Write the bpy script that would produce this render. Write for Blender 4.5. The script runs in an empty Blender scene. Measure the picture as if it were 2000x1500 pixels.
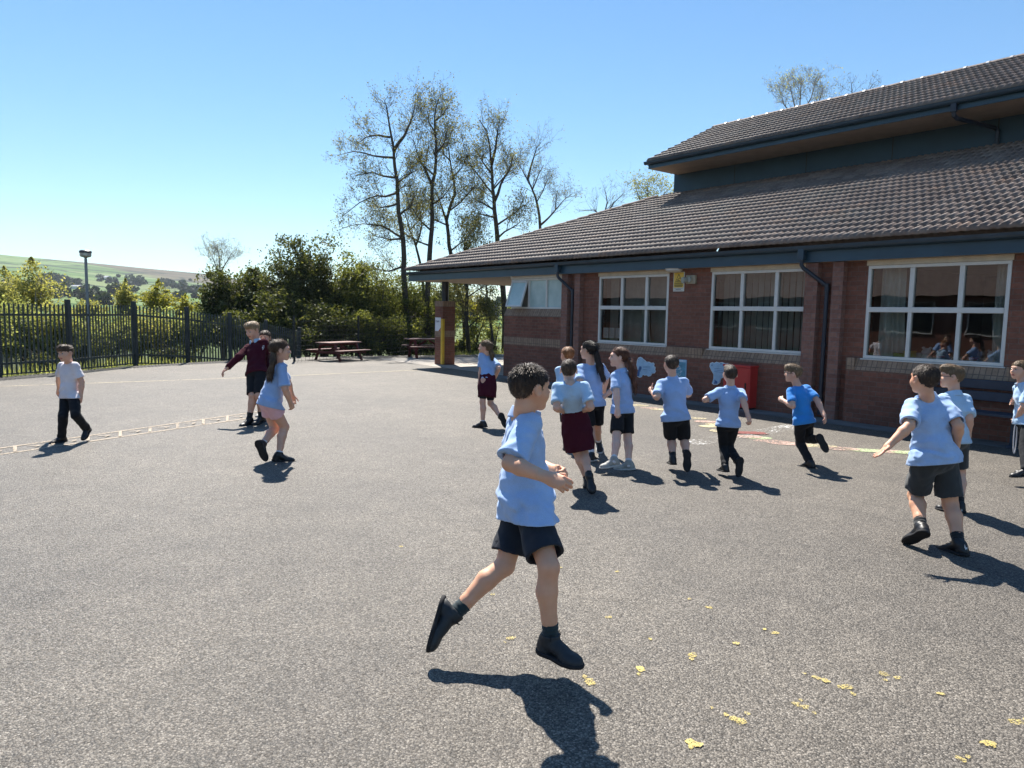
# Sunny school playground: children running on worn tarmac in front of a brick school.
import bpy, math, random
import numpy as np
from mathutils import Vector, Matrix

SC = bpy.context.scene
COL = SC.collection
R = math.radians
rng = random.Random(7)
nrg = np.random.default_rng(11)

# ------------------------------------------------------------------ camera
FPX = 1391.6                      # focal length for a 2000 px wide frame
PITCH, ROLL, CAMH = 0.0997424, 0.0180241, 1.65
cp, sp = math.cos(PITCH), math.sin(PITCH)
cr, sr = math.cos(ROLL), math.sin(ROLL)
CX = Vector((1, 0, 0)); CV = Vector((0, sp, cp)); CF = Vector((0, cp, -sp))
CRT = CX * cr + CV * sr
CUP = -CX * sr + CV * cr
CAM = Vector((0, 0, CAMH))

def make_camera():
    c = bpy.data.cameras.new('camera'); o = bpy.data.objects.new('camera', c); COL.objects.link(o)
    m = Matrix.Identity(4)
    for i in range(3):
        m[i][0] = CRT[i]; m[i][1] = CUP[i]; m[i][2] = -CF[i]; m[i][3] = CAM[i]
    o.matrix_world = m
    c.sensor_fit = 'HORIZONTAL'; c.sensor_width = 36.0; c.lens = 36.0 * FPX / 2000
    c.clip_start = 0.05; c.clip_end = 9000
    SC.camera = o
make_camera()

def ray(px, py):
    """direction of the sight line through a point measured on the photograph (2000 x 1500), unit forward depth"""
    return CF + CRT * ((px - 1000) / FPX) - CUP * ((py - 750) / FPX)
def at(px, py, Y):
    r = ray(px, py); return CAM + r * (Y / r.y)
def gnd(px, py, z=0.0):
    r = ray(px, py); return CAM + r * ((z - CAMH) / r.z)

# ------------------------------------------------------------------ mesh helpers
def tag(o, label=None, cat=None, group=None, kind=None):
    if label: o['label'] = label
    if cat: o['category'] = cat
    if group: o['group'] = group
    if kind: o['kind'] = kind
    return o
def empty(name, loc=(0, 0, 0), rz=0.0):
    o = bpy.data.objects.new(name, None); COL.objects.link(o)
    o.location = loc; o.rotation_euler = (0, 0, rz); o.empty_display_size = .2
    return o
def link(name, me, parent=None):
    o = bpy.data.objects.new(name, me); COL.objects.link(o)
    if parent is not None: o.parent = parent
    return o

def np_mesh(name, V, F, mats, parent=None, smooth=True, mi=None, uv=None):
    """mesh object from numpy vertices and faces (triangles or quads)"""
    V = np.asarray(V, np.float32); F = np.asarray(F, np.int32)
    me = bpy.data.meshes.new(name)
    k = F.shape[1]
    me.vertices.add(len(V)); me.vertices.foreach_set('co', V.ravel())
    me.loops.add(F.size); me.loops.foreach_set('vertex_index', F.ravel())
    me.polygons.add(len(F)); me.polygons.foreach_set('loop_start', np.arange(0, F.size, k, dtype=np.int32))
    me.polygons.foreach_set('loop_total', np.full(len(F), k, np.int32))
    if mi is not None: me.polygons.foreach_set('material_index', np.asarray(mi, np.int32))
    if uv is not None:
        l = me.uv_layers.new(name='UVMap'); l.data.foreach_set('uv', np.asarray(uv, np.float32)[F.ravel()].ravel())
    me.update(calc_edges=True); me.validate()
    if smooth: me.polygons.foreach_set('use_smooth', np.ones(len(me.polygons), bool))
    for m in (mats if isinstance(mats, (list, tuple)) else [mats]): me.materials.append(m)
    return link(name, me, parent)

class MB:
    """collects boxes, prisms, tubes ... and links them as ONE mesh with metre-scaled box-projected UVs"""
    def __init__(s): s.v = []; s.f = []
    def add(s, vs, fs):
        n = len(s.v); s.v += [tuple(v) for v in vs]; s.f += [tuple(i + n for i in f) for f in fs]; return s
    def box(s, x0, x1, y0, y1, z0, z1, bev=0.0):
        x0, x1 = min(x0, x1), max(x0, x1); y0, y1 = min(y0, y1), max(y0, y1); z0, z1 = min(z0, z1), max(z0, z1)
        vs = [(x, y, z) for z in (z0, z1) for y in (y0, y1) for x in (x0, x1)]
        return s.add(vs, [(0, 2, 3, 1), (4, 5, 7, 6), (0, 1, 5, 4), (2, 6, 7, 3), (0, 4, 6, 2), (1, 3, 7, 5)])
    def obox(s, c, ax, ay, az, hx, hy, hz):
        c, ax, ay, az = map(Vector, (c, ax, ay, az))
        vs = [c + ax * (hx * i) + ay * (hy * j) + az * (hz * k) for k in (-1, 1) for j in (-1, 1) for i in (-1, 1)]
        return s.add(vs, [(0, 2, 3, 1), (4, 5, 7, 6), (0, 1, 5, 4), (2, 6, 7, 3), (0, 4, 6, 2), (1, 3, 7, 5)])
    def beam(s, a, b, w, h, up=(0, 0, 1)):
        a, b = Vector(a), Vector(b); d = b - a; L = d.length; d.normalize(); u = Vector(up)
        sd = d.cross(u)
        if sd.length < 1e-4: sd = d.cross(Vector((1, 0, 0)))
        sd.normalize(); u = sd.cross(d)
        return s.obox((a + b) / 2, d, sd, u, L / 2, w / 2, h / 2)
    def prism(s, prof, a, b, ax, ay):
        """closed profile (2D) swept straight from a to b; ax, ay span the profile plane"""
        a, b, ax, ay = map(Vector, (a, b, ax, ay)); n = len(prof)
        vs = [a + ax * p + ay * q for p, q in prof] + [b + ax * p + ay * q for p, q in prof]
        fs = [(i, (i + 1) % n, n + (i + 1) % n, n + i) for i in range(n)]
        fs += [tuple(range(n - 1, -1, -1)), tuple(range(n, 2 * n))]
        return s.add(vs, fs)
    def tube(s, pts, rad, seg=8, cap=True):
        pts = [Vector(p) for p in pts]; n = len(pts)
        if not isinstance(rad, (list, tuple)): rad = [rad] * n
        base = len(s.v); pn = None
        for i, p in enumerate(pts):
            d = (pts[min(i + 1, n - 1)] - pts[max(i - 1, 0)])
            if d.length < 1e-9: d = Vector((0, 0, 1))
            d.normalize()
            if pn is None: pn = d.orthogonal().normalized()
            else:
                pn = pn - d * pn.dot(d)
                pn = pn.normalized() if pn.length > 1e-6 else d.orthogonal().normalized()
            q = d.cross(pn)
            for k in range(seg):
                t = 2 * math.pi * k / seg
                s.v.append(tuple(p + (pn * math.cos(t) + q * math.sin(t)) * rad[i]))
        for i in range(n - 1):
            for k in range(seg):
                k2 = (k + 1) % seg
                s.f.append((base + i * seg + k, base + i * seg + k2, base + (i + 1) * seg + k2, base + (i + 1) * seg + k))
        if cap:
            s.f.append(tuple(base + k for k in range(seg - 1, -1, -1)))
            s.f.append(tuple(base + (n - 1) * seg + k for k in range(seg)))
        return s
    def lathe(s, c, prof, seg=20):
        """profile of (radius, z) revolved about the vertical through c"""
        c = Vector(c); base = len(s.v); n = len(prof)
        for r_, z in prof:
            for k in range(seg):
                t = 2 * math.pi * k / seg
                s.v.append((c.x + r_ * math.cos(t), c.y + r_ * math.sin(t), c.z + z))
        for i in range(n - 1):
            for k in range(seg):
                k2 = (k + 1) % seg
                s.f.append((base + i * seg + k, base + i * seg + k2, base + (i + 1) * seg + k2, base + (i + 1) * seg + k))
        s.f.append(tuple(base + k for k in range(seg - 1, -1, -1)))
        s.f.append(tuple(base + (n - 1) * seg + k for k in range(seg)))
        return s
    def poly(s, pts): return s.add(pts, [tuple(range(len(pts)))])
    def build(s, name, m, parent=None, smooth=False, bevel=0.0, uv=True):
        me = bpy.data.meshes.new(name); me.from_pydata(s.v, [], s.f); me.update()
        if uv:
            l = me.uv_layers.new(name='UVMap')
            for p in me.polygons:
                n = p.normal; ax, ay, az = abs(n.x), abs(n.y), abs(n.z)
                for li in p.loop_indices:
                    c = me.vertices[me.loops[li].vertex_index].co
                    l.data[li].uv = (c.x, c.y) if az > .8 else ((c.y, c.z) if ax > ay else (c.x, c.z))
        for q in (m if isinstance(m, (list, tuple)) else [m]): me.materials.append(q)
        if smooth:
            for p in me.polygons: p.use_smooth = True
        o = link(name, me, parent)
        if bevel > 0:
            b = o.modifiers.new('bevel', 'BEVEL'); b.width = bevel; b.segments = 2; b.limit_method = 'ANGLE'; b.angle_limit = R(40)
        return o

# ------------------------------------------------------------------ material helpers
class N:
    def __init__(s, name):
        s.m = bpy.data.materials.new(name); s.m.use_nodes = True
        s.t = s.m.node_tree; s.n = s.t.nodes; s.l = s.t.links
        s.b = s.n['Principled BSDF']; s.out = s.n['Material Output']
    def new(s, typ, **kw):
        x = s.n.new(typ)
        for k, v in kw.items():
            if k.startswith('i_'):
                key = k[2:]; key = int(key) if key.isdigit() else key.replace('_', ' ')
                x.inputs[key].default_value = v
            else: setattr(x, k, v)
        return x
    def link(s, a, b): s.l.new(a, b)
    def coord(s, kind='Object', scale=(1, 1, 1)):
        c = s.new('ShaderNodeTexCoord'); mp = s.new('ShaderNodeMapping'); mp.inputs['Scale'].default_value = scale
        s.link(c.outputs[kind], mp.inputs['Vector']); return mp.outputs[0]
    def noise(s, vec, scale, detail=3, rough=.55):
        x = s.new('ShaderNodeTexNoise'); x.inputs['Scale'].default_value = scale; x.inputs['Detail'].default_value = detail
        x.inputs['Roughness'].default_value = rough; s.link(vec, x.inputs['Vector']); return x
    def ramp(s, fac, stops):
        x = s.new('ShaderNodeValToRGB'); e = x.color_ramp.elements
        while len(e) < len(stops): e.new(.5)
        for el, (p, c) in zip(e, stops):
            el.position = p; el.color = (c[0], c[1], c[2], 1) if not isinstance(c, (int, float)) else (c, c, c, 1)
        s.link(fac, x.inputs[0]); return x.outputs[0]
    def mix(s, fac, a, b, mode='MIX'):
        x = s.new('ShaderNodeMix', data_type='RGBA', blend_type=mode)
        for sock, v in ((x.inputs[0], fac), (x.inputs[6], a), (x.inputs[7], b)):
            if isinstance(v, (int, float)): sock.default_value = v
            elif isinstance(v, tuple): sock.default_value = (v[0], v[1], v[2], 1)
            else: s.link(v, sock)
        return x.outputs[2]
    def math(s, op, a, b=None):
        x = s.new('ShaderNodeMath', operation=op)
        for i, v in enumerate((a, b)):
            if v is None: continue
            if isinstance(v, (int, float)): x.inputs[i].default_value = v
            else: s.link(v, x.inputs[i])
        return x.outputs[0]
    def bump(s, h, strength=.3, dist=.01):
        x = s.new('ShaderNodeBump'); x.inputs['Strength'].default_value = strength; x.inputs['Distance'].default_value = dist
        s.link(h, x.inputs['Height']); s.link(x.outputs[0], s.b.inputs['Normal']); return x
    def base(s, c):
        if isinstance(c, tuple): s.b.inputs['Base Color'].default_value = (c[0], c[1], c[2], 1)
        else: s.link(c, s.b.inputs['Base Color'])
    def set(s, rough=None, spec=None, metal=None, sheen=None):
        if rough is not None: s.b.inputs['Roughness'].default_value = rough
        if spec is not None: s.b.inputs['Specular IOR Level'].default_value = spec
        if metal is not None: s.b.inputs['Metallic'].default_value = metal
        if sheen is not None: s.b.inputs['Sheen Weight'].default_value = sheen
        return s.m

def plain(name, c, rough=.6, spec=.4, var=.15, scale=12., bump=0., metal=0., kind='Object'):
    """painted / plastic / stone surface: base colour with soft procedural variation"""
    n = N(name); v = n.coord(kind); t = n.noise(v, scale, 5)
    lo = tuple(x * (1 - var) for x in c); hi = tuple(min(1, x * (1 + var)) for x in c)
    n.base(n.ramp(t.outputs[0], [(.3, lo), (.7, hi)]))
    if bump: n.bump(t.outputs[0], bump, .01)
    return n.set(rough, spec, metal)
# ------------------------------------------------------------------ materials
def mat_tarmac():
    n = N('worn_tarmac'); v = n.coord('Object')
    vo = n.new('ShaderNodeTexVoronoi', i_Scale=120.0); vo.feature = 'F1'; n.link(v, vo.inputs['Vector'])
    sep = n.new('ShaderNodeSeparateColor'); n.link(vo.outputs['Color'], sep.inputs[0])
    stone = n.ramp(sep.outputs[0], [(0, (.070, .061, .050)), (.35, (.118, .104, .087)), (.7, (.182, .162, .137)), (.9, (.25, .225, .19)), (1, (.33, .30, .26))])
    fine = n.noise(v, 260, 2); tint = n.ramp(fine.outputs[0], [(.3, .72), (.7, 1.2)])
    c = n.mix(1.0, stone, tint, 'MULTIPLY')
    big = n.noise(v, .35, 5, .6); wear = n.ramp(big.outputs[0], [(.3, (.74, .73, .73)), (.7, (1.18, 1.15, 1.10))])
    c = n.mix(1.0, c, wear, 'MULTIPLY')
    mid = n.noise(v, 3.2, 6, .65); c = n.mix(1.0, c, n.ramp(mid.outputs[0], [(.28, .80), (.72, 1.16)]), 'MULTIPLY')
    gap = n.ramp(vo.outputs['Distance'], [(.0, 1.0), (.5, .95), (.78, .38)])
    c = n.mix(1.0, c, gap, 'MULTIPLY')
    n.base(c)
    # each chipping lies at its own tilt, domed, with dark bitumen between
    h = n.math('SUBTRACT', n.math('MULTIPLY', sep.outputs[1], .8), vo.outputs['Distance'])
    h = n.math('ADD', h, n.math('MULTIPLY', fine.outputs[0], .5))
    n.bump(h, .65, .006)
    n.link(n.ramp(sep.outputs[2], [(0, .45), (1, .8)]), n.b.inputs['Roughness'])
    return n.set(spec=.45)

def mat_paint(name, c, wear=.5, scale=34.):
    """thin worn line paint: chips away between the stones"""
    n = N(name); v = n.coord('Object')
    a = n.noise(v, scale, 4, .7); b = n.noise(v, 2.3, 3)
    f = n.math('ADD', n.math('MULTIPLY', a.outputs[0], .75), n.math('MULTIPLY', b.outputs[0], .4))
    keep = n.ramp(f, [(wear - .03, 1.0), (wear + .08, 0.0)])
    n.base(n.ramp(b.outputs[0], [(.3, tuple(x * .85 for x in c)), (.7, c)])); n.set(.7, .3)
    tr = n.new('ShaderNodeBsdfTransparent'); mx = n.new('ShaderNodeMixShader')
    n.link(keep, mx.inputs[0]); n.link(tr.outputs[0], mx.inputs[1]); n.link(n.b.outputs[0], mx.inputs[2]); n.link(mx.outputs[0], n.out.inputs[0])
    n.bump(a.outputs[0], .3, .004)
    return n.m

def mat_brick(name, c1, c2, mortar, w=.225, h=.075, mw=.010, soldier=False, offset=.5):
    n = N(name); v = n.coord('UV')
    br = n.new('ShaderNodeTexBrick'); br.offset = 0.0 if soldier else offset
    br.inputs['Scale'].default_value = 1.0; br.inputs['Brick Width'].default_value = w; br.inputs['Row Height'].default_value = h
    br.inputs['Mortar Size'].default_value = mw * .5; br.inputs['Mortar Smooth'].default_value = .2; br.inputs['Bias'].default_value = 0.
    br.inputs['Color1'].default_value = (*c1, 1); br.inputs['Color2'].default_value = (*c2, 1); br.inputs['Mortar'].default_value = (*mortar, 1)
    n.link(v, br.inputs['Vector'])
    t = n.noise(v, 14, 5, .7); g = n.noise(v, 1.1, 4, .6)
    c = n.mix(1.0, br.outputs['Color'], n.ramp(t.outputs[0], [(.25, .72), (.75, 1.25)]), 'MULTIPLY')
    c = n.mix(1.0, c, n.ramp(g.outputs[0], [(.3, .85), (.7, 1.12)]), 'MULTIPLY')
    n.base(c)
    hgt = n.math('SUBTRACT', n.math('MULTIPLY', t.outputs[0], .3), br.outputs['Fac'])
    n.bump(hgt, .5, .006)
    return n.set(.85, .25)

def mat_tile():
    n = N('brown_roof_tile'); v = n.coord('UV'); o = n.coord('Object')
    wn = n.new('ShaderNodeTexWhiteNoise', noise_dimensions='2D')
    fl = n.new('ShaderNodeVectorMath', operation='FLOOR'); n.link(v, fl.inputs[0]); n.link(fl.outputs[0], wn.inputs['Vector'])
    base = n.ramp(wn.outputs['Value'], [(0, (.150, .103, .080)), (.5, (.188, .134, .106)), (.9, (.232, .172, .138)), (1, (.25, .155, .105))])
    t = n.noise(o, 9, 6, .7); st = n.noise(o, .8, 4, .6)
    c = n.mix(1.0, base, n.ramp(t.outputs[0], [(.25, .68), (.75, 1.28)]), 'MULTIPLY')
    c = n.mix(n.ramp(st.outputs[0], [(.52, 0.), (.75, .45)]), c, (.15, .145, .12))
    n.base(c); n.bump(n.noise(o, 60, 3).outputs[0], .25, .004)
    return n.set(.6, .45)

def mat_glass():
    n = N('window_glass'); fr = n.new('ShaderNodeFresnel', i_IOR=1.62)
    gl = n.new('ShaderNodeBsdfGlossy'); gl.inputs['Roughness'].default_value = .0; gl.inputs['Color'].default_value = (.95, .97, 1, 1)
    tr = n.new('ShaderNodeBsdfTransparent'); tr.inputs['Color'].default_value = (.72, .77, .75, 1)
    v = n.coord('Object'); w = n.noise(v, 1.6, 2)
    bp = n.new('ShaderNodeBump', i_Strength=.06, i_Distance=.02); n.link(w.outputs[0], bp.inputs['Height']); n.link(bp.outputs[0], gl.inputs['Normal'])
    mx = n.new('ShaderNodeMixShader'); f = n.math('ADD', n.math('MULTIPLY', fr.outputs[0], 1.05), .03)
    n.link(f, mx.inputs[0]); n.link(tr.outputs[0], mx.inputs[1]); n.link(gl.outputs[0], mx.inputs[2]); n.link(mx.outputs[0], n.out.inputs[0])
    return n.m

def mat_frosted():
    n = N('obscured_glass'); n.base((.42, .55, .54)); n.set(.25, .6)
    t = n.noise(n.coord('Object'), 3, 3); n.base(n.ramp(t.outputs[0], [(.3, (.36, .49, .48)), (.7, (.50, .62, .60))]))
    return n.m

def mat_leaf(name, c, var=.5, trans=.45, rough=.55, alt=None):
    """one leaf surface: every leaf gets its own shade; light comes through from behind"""
    n = N(name); g = n.new('ShaderNodeNewGeometry')
    alt = alt or tuple(x * (1 + var) for x in c)
    col = n.ramp(g.outputs['Random Per Island'], [(0, tuple(x * (1 - var) for x in c)), (.55, c), (1, alt)])
    n.base(col); n.set(rough, .35)
    tl = n.new('ShaderNodeBsdfTranslucent'); warm = n.mix(1.0, col, (1.25, 1.2, .6), 'MULTIPLY'); n.link(warm, tl.inputs['Color'])
    mx = n.new('ShaderNodeMixShader'); mx.inputs[0].default_value = trans
    n.link(n.b.outputs[0], mx.inputs[1]); n.link(tl.outputs[0], mx.inputs[2]); n.link(mx.outputs[0], n.out.inputs[0])
    return n.m

def mat_bark(name, c):
    n = N(name); v = n.coord('Object', (1, 1, .25)); t = n.noise(v, 22, 6, .7)
    n.base(n.ramp(t.outputs[0], [(.3, tuple(x * .6 for x in c)), (.7, tuple(x * 1.35 for x in c))])); n.bump(t.outputs[0], .6, .02)
    return n.set(.9, .2)

def mat_cloth(name, c, weave=420., sheen=.25, rough=.85, var=.10, trans=0.0):
    n = N(name); v = n.coord('Object')
    t = n.noise(v, 7, 4); w = n.noise(v, weave, 2)
    col = n.ramp(t.outputs[0], [(.3, tuple(x * (1 - var) for x in c)), (.7, tuple(min(1, x * (1 + var)) for x in c))])
    col = n.mix(1.0, col, n.ramp(w.outputs[0], [(.3, .86), (.7, 1.1)]), 'MULTIPLY')
    n.base(col); n.bump(w.outputs[0], .25, .002); n.set(rough, .2, sheen=sheen)
    n.b.inputs['Sheen Roughness'].default_value = .5
    return n.m

def mat_skin(name, c):
    n = N(name); v = n.coord('Object')
    t = n.noise(v, 9, 4); f = n.noise(v, 120, 3)
    col = n.ramp(t.outputs[0], [(.3, (c[0] * .93, c[1] * .86, c[2] * .84)), (.7, (c[0] * 1.04, c[1] * 1.06, c[2] * 1.08))])
    n.base(col); n.set(.5, .4)
    n.b.inputs['Subsurface Weight'].default_value = .22
    n.b.inputs['Subsurface Radius'].default_value = (1.0, .35, .2); n.b.inputs['Subsurface Scale'].default_value = .012
    n.bump(f.outputs[0], .12, .002)
    return n.m

def mat_hair(name, c, light):
    n = N(name); v = n.coord('Object', (1, 1, .18)); t = n.noise(v, 95, 4, .65); g = n.noise(n.coord('Object'), 14, 3)
    f = n.math('ADD', n.math('MULTIPLY', t.outputs[0], .6), n.math('MULTIPLY', g.outputs[0], .4))
    n.base(n.ramp(f, [(.32, tuple(x * .6 for x in c)), (.52, c), (.74, light)])); n.bump(t.outputs[0], .9, .006)
    n.set(.5, .3)
    return n.m

M = {}
M['tarmac'] = mat_tarmac()
M['line'] = mat_paint('pale_yellow_line_paint', (.66, .57, .38), .58)
M['ladder'] = mat_paint('faded_peach_line_paint', (.44, .36, .27), .60)
M['ladder_white'] = mat_paint('faded_white_line_paint', (.74, .70, .60), .58)
M['splash'] = mat_paint('yellow_footprint_paint', (.64, .51, .17), .54, 140)
M['trail_yellow'] = mat_paint('faded_yellow_paint', (.60, .52, .32), .57)
M['trail_pink'] = mat_paint('faded_pink_paint', (.56, .38, .31), .57)
M['trail_green'] = mat_paint('faded_green_paint', (.46, .54, .30), .57)
M['trail_red'] = mat_paint('dark_red_paint', (.22, .06, .05), .66)
M['trail_white'] = mat_paint('flaking_white_paint', (.78, .76, .72), .47, 22)
M['brick'] = mat_brick('red_brick', (.240, .100, .068), (.172, .074, .052), (.18, .125, .10))
M['brick_light'] = mat_brick('pale_red_brick', (.285, .148, .112), (.21, .10, .078), (.21, .155, .14))
M['buff'] = mat_brick('buff_soldier_brick', (.36, .245, .17), (.28, .185, .125), (.16, .115, .09), w=.075, h=.225, mw=.012, soldier=True)
M['tile'] = mat_tile()
M['ridge'] = plain('ridge_tile', (.17, .125, .105), .75, .3, .4, 6, .2)
M['fascia'] = plain('blue_fascia_paint', (.022, .058, .090), .38, .5, .14, 3)
M['gutter'] = plain('dark_blue_gutter', (.022, .048, .072), .36, .5, .2, 5)
M['pipe'] = plain('dark_downpipe', (.020, .026, .042), .42, .5, .2, 6)
M['clad'] = plain('blue_grey_cladding', (.024, .060, .088), .5, .4, .18, 1.5, .05)
M['soffit'] = plain('cream_soffit_board', (.46, .38, .30), .65, .3, .12, 3)
M['upvc'] = plain('white_plastic_frame', (.66, .64, .60), .38, .5, .06, 6)
M['upvc_cream'] = plain('cream_timber_head', (.58, .50, .38), .55, .4, .12, 6)
M['lead'] = plain('lead_flashing', (.32, .32, .33), .5, .5, .2, 8)
M['glass'] = mat_glass(); M['frosted'] = mat_frosted()
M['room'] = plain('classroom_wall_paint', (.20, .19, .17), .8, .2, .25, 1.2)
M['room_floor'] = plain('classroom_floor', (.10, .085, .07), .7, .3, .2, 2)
M['blind'] = mat_cloth('blind_fabric', (.66, .66, .62), 200)
M['curtain'] = mat_cloth('white_curtain_fabric', (.62, .64, .60), 200)
M['concrete'] = plain('pale_concrete', (.40, .365, .32), .85, .3, .22, 3.5, .15)
M['slab'] = plain('grey_paving', (.17, .165, .16), .85, .3, .25, 3, .2)
M['steel_post'] = plain('dark_round_post', (.022, .024, .03), .4, .5, .2, 6)
M['yellow_strip'] = plain('yellow_corner_guard', (.70, .45, .05), .5, .4, .12, 6)
M['paper'] = plain('white_paper', (.78, .78, .80), .6, .3, .05, 8)
M['ink'] = plain('dark_ink', (.03, .035, .05), .6, .3, .1, 8)
M['orange_ink'] = plain('brown_red_ink', (.42, .12, .06), .6, .3, .1, 8)
M['sign_yellow'] = plain('sign_yellow', (.72, .48, .06), .45, .5, .06, 8)
M['sign_white'] = plain('sign_white', (.70, .68, .62), .45, .5, .06, 8)
M['sign_black'] = plain('sign_black', (.02, .018, .015), .5, .4, .1, 8)
M['lamp_body'] = plain('beige_lamp_casing', (.36, .31, .22), .5, .5, .1, 8)
M['lamp_lens'] = plain('clear_grey_lens', (.42, .42, .36), .12, .7, .2, 14)
M['board_blue'] = plain('pale_blue_board', (.36, .54, .70), .4, .5, .14, 9)
M['board_white'] = plain('white_board_print', (.72, .78, .82), .45, .5, .05, 9)
M['board_dark'] = plain('deep_blue_board_print', (.04, .12, .30), .45, .5, .15, 9)
M['board_teal'] = plain('teal_board_print', (.10, .30, .42), .45, .5, .25, 14)
M['red_plastic'] = plain('red_plastic', (.52, .035, .03), .42, .5, .08, 4)
M['bench'] = plain('dark_slate_plastic', (.030, .040, .062), .55, .4, .2, 6)
M['table_red'] = plain('dark_red_timber', (.11, .022, .018), .6, .4, .35, 9, .15)
M['table_top'] = plain('weathered_red_timber', (.22, .12, .10), .65, .4, .3, 9, .15)
M['fence'] = plain('green_grey_palisade', (.072, .084, .074), .55, .45, .25, 5)
M['fence_post'] = plain('dark_fence_post', (.036, .045, .046), .55, .45, .25, 5)
M['wire'] = plain('dark_wire_mesh', (.018, .022, .020), .55, .4, .2, 5)
M['galv'] = plain('galvanised_steel', (.26, .28, .29), .45, .5, .15, 6, metal=.35)
M['bark'] = mat_bark('grey_brown_bark', (.095, .080, .062))
M['bark_pale'] = mat_bark('pale_birch_bark', (.34, .31, .27))
M['soil'] = plain('dark_soil', (.055, .045, .032), .95, .1, .4, 1.5, .3)
# ------------------------------------------------------------------ school building
# local frame: x along the front wall (towards the right of the photo), y into the building, z up
BANG = math.radians(-51.8612)
BQ = Vector((0, 18.4756, 0))
def bw(x, y, z=0.0):
    c, s = math.cos(BANG), math.sin(BANG)
    return Vector((BQ.x + x * c - y * s, BQ.y + x * s + y * c, z))
bld = empty('school_building', BQ, BANG)
tag(bld, 'red brick school with brown tiled roofs and white framed classroom windows', 'school building')

UL, UR = -.08, 18.0                 # ends of the front wall
WIN = [(3.10, 5.07), (6.10, 8.08), (9.05, 10.99), (12.03, 14.0), (15.2, 17.1)]
ZS, ZT, ZH = 1.03, 1.80, 2.535      # sill, transom, head
SLOT = [(1.98, 2.18, 2.42, 2.60), (8.06, 8.28, 8.53, 8.71), (14.25, 14.46, 14.7, 14.9)]
PR = -.11                           # how far plinth and pilasters stand proud (y)

# walls: solid pieces round real openings
w = MB()
edges = [UL + .0] + [q for a, b in WIN for q in (a, b)] + [UR]
# wing (left end) opening from UL to 1.98 above 1.78
w.box(UL, 1.98, 0, .24, 0, 1.74)
w.box(1.98, WIN[0][0], 0, .24, 0, 2.60)
for i in range(len(WIN)):
    a, b = WIN[i]; w.box(a, b, 0, .24, 0, ZS - .02)
    nx = WIN[i + 1][0] if i + 1 < len(WIN) else UR
    w.box(b, nx, 0, .24, 0, 2.60)
# left end wall running back
w.box(UL, UL + .24, .24, 9, 0, 1.74); w.box(UL, UL + .24, 2.2, 9, 1.74, 2.62)
w.build('wall', M['brick'], bld)

# plinth, standing proud, with its buff band and sloping brick sills
def plinth(u0, u1):
    MB().box(u0, u1, PR, -.002, 0, .84).build('plinth', M['brick'], bld)
    MB().box(u0, u1, PR - .004, -.002, .842, 1.03).build('brick_band', M['buff'], bld)
plinth(2.74, 3.02); plinth(5.15, 6.02); plinth(8.84, 8.97); plinth(11.07, 11.95); plinth(14.08, 14.22); plinth(14.95, 15.12)
for a, b in WIN:
    MB().box(a - .08, b + .08, PR, -.002, 0, .84).build('plinth', M['brick'], bld)
    # sloping sill: wedge from the plinth face up to the frame
    MB().prism([(PR - .004, .842), (-.002, .842), (-.002, 1.028), (-.02, 1.028)], (a - .08, 0, 0), (b + .08, 0, 0), (0, 1, 0), (0, 0, 1)).build('sloping_sill', M['buff'], bld)
# wing: lower wall with band, then splayed brick sill under the high window
pl = MB(); pl.box(-.24, 1.96, PR, -.002, 0, .84); MB().box(-.243, 1.96, PR - .004, -.002, .842, 1.03).build('brick_band', M['buff'], bld)
pl.box(-.24, 1.96, PR, -.002, 1.032, 1.56)
pl.box(-.24, UL - .002, 0, 9, 0, 1.56)
MB().prism([(PR - .012, 1.563), (-.002, 1.563), (-.002, 1.755), (-.02, 1.755)], (-.252, 0, 0), (1.96, 0, 0), (0, 1, 0), (0, 0, 1)).build('sloping_sill', M['buff'], bld)
pl.build('plinth', M['brick'], bld)
for a, b, c, d in SLOT:
    MB().box(a, b, PR - .02, -.002, 0, 2.56).build('pilaster', M['brick_light'], bld); MB().box(c, d, PR - .02, -.002, 0, 2.56).build('pilaster', M['brick_light'], bld)

# windows
def pane_frame(mb, x0, x1, z0, z1, y0=-.012, y1=.06, fw=.055):
    mb.box(x0, x1, y0, y1, z0, z0 + fw); mb.box(x0, x1, y0, y1, z1 - fw, z1)
    mb.box(x0, x0 + fw, y0, y1, z0 + fw, z1 - fw); mb.box(x1 - fw, x1, y0, y1, z0 + fw, z1 - fw)
MUL = [(.69, 1.385), (.67, 1.365), (.66, 1.335), (.66, 1.3), (.63, 1.27)]
for i, (a, b) in enumerate(WIN):
    f = MB(); fw = .05
    pane_frame(f, a, b, ZS, ZH - .05, fw=fw)
    m1, m2 = a + MUL[i][0], a + MUL[i][1]
    for m_ in (m1, m2):
        f.box(m_ - .028, m_ + .028, -.012, .06, ZS + fw, ZT - .04); f.box(m_ - .034, m_ + .034, -.014, .06, ZT + .04, ZH - .05 - fw)
    f.box(a + fw, b - fw, -.016, .062, ZT - .04, ZT + .04)
    f.box(a - .03, b + .03, -.045, .0, ZS - .022, ZS - .002)
    wf = f.build('window_frame', M['upvc'], bld, bevel=.006)
    hd = MB().box(a - .02, b + .02, -.03, .1, ZH - .048, ZH + .03); hd.build('window_head', M['upvc_cream'], wf)
    xs = [a + fw, m1, m2, b - fw]
    for k in range(3):
        for z0, z1 in ((ZS + fw, ZT - .04), (ZT + .04, ZH - .05 - fw)):
            g = MB(); g.poly([(xs[k], .03, z0), (xs[k + 1], .03, z0), (xs[k + 1], .03, z1), (xs[k], .03, z1)])
            g.build('pane', M['glass'], wf)
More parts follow.
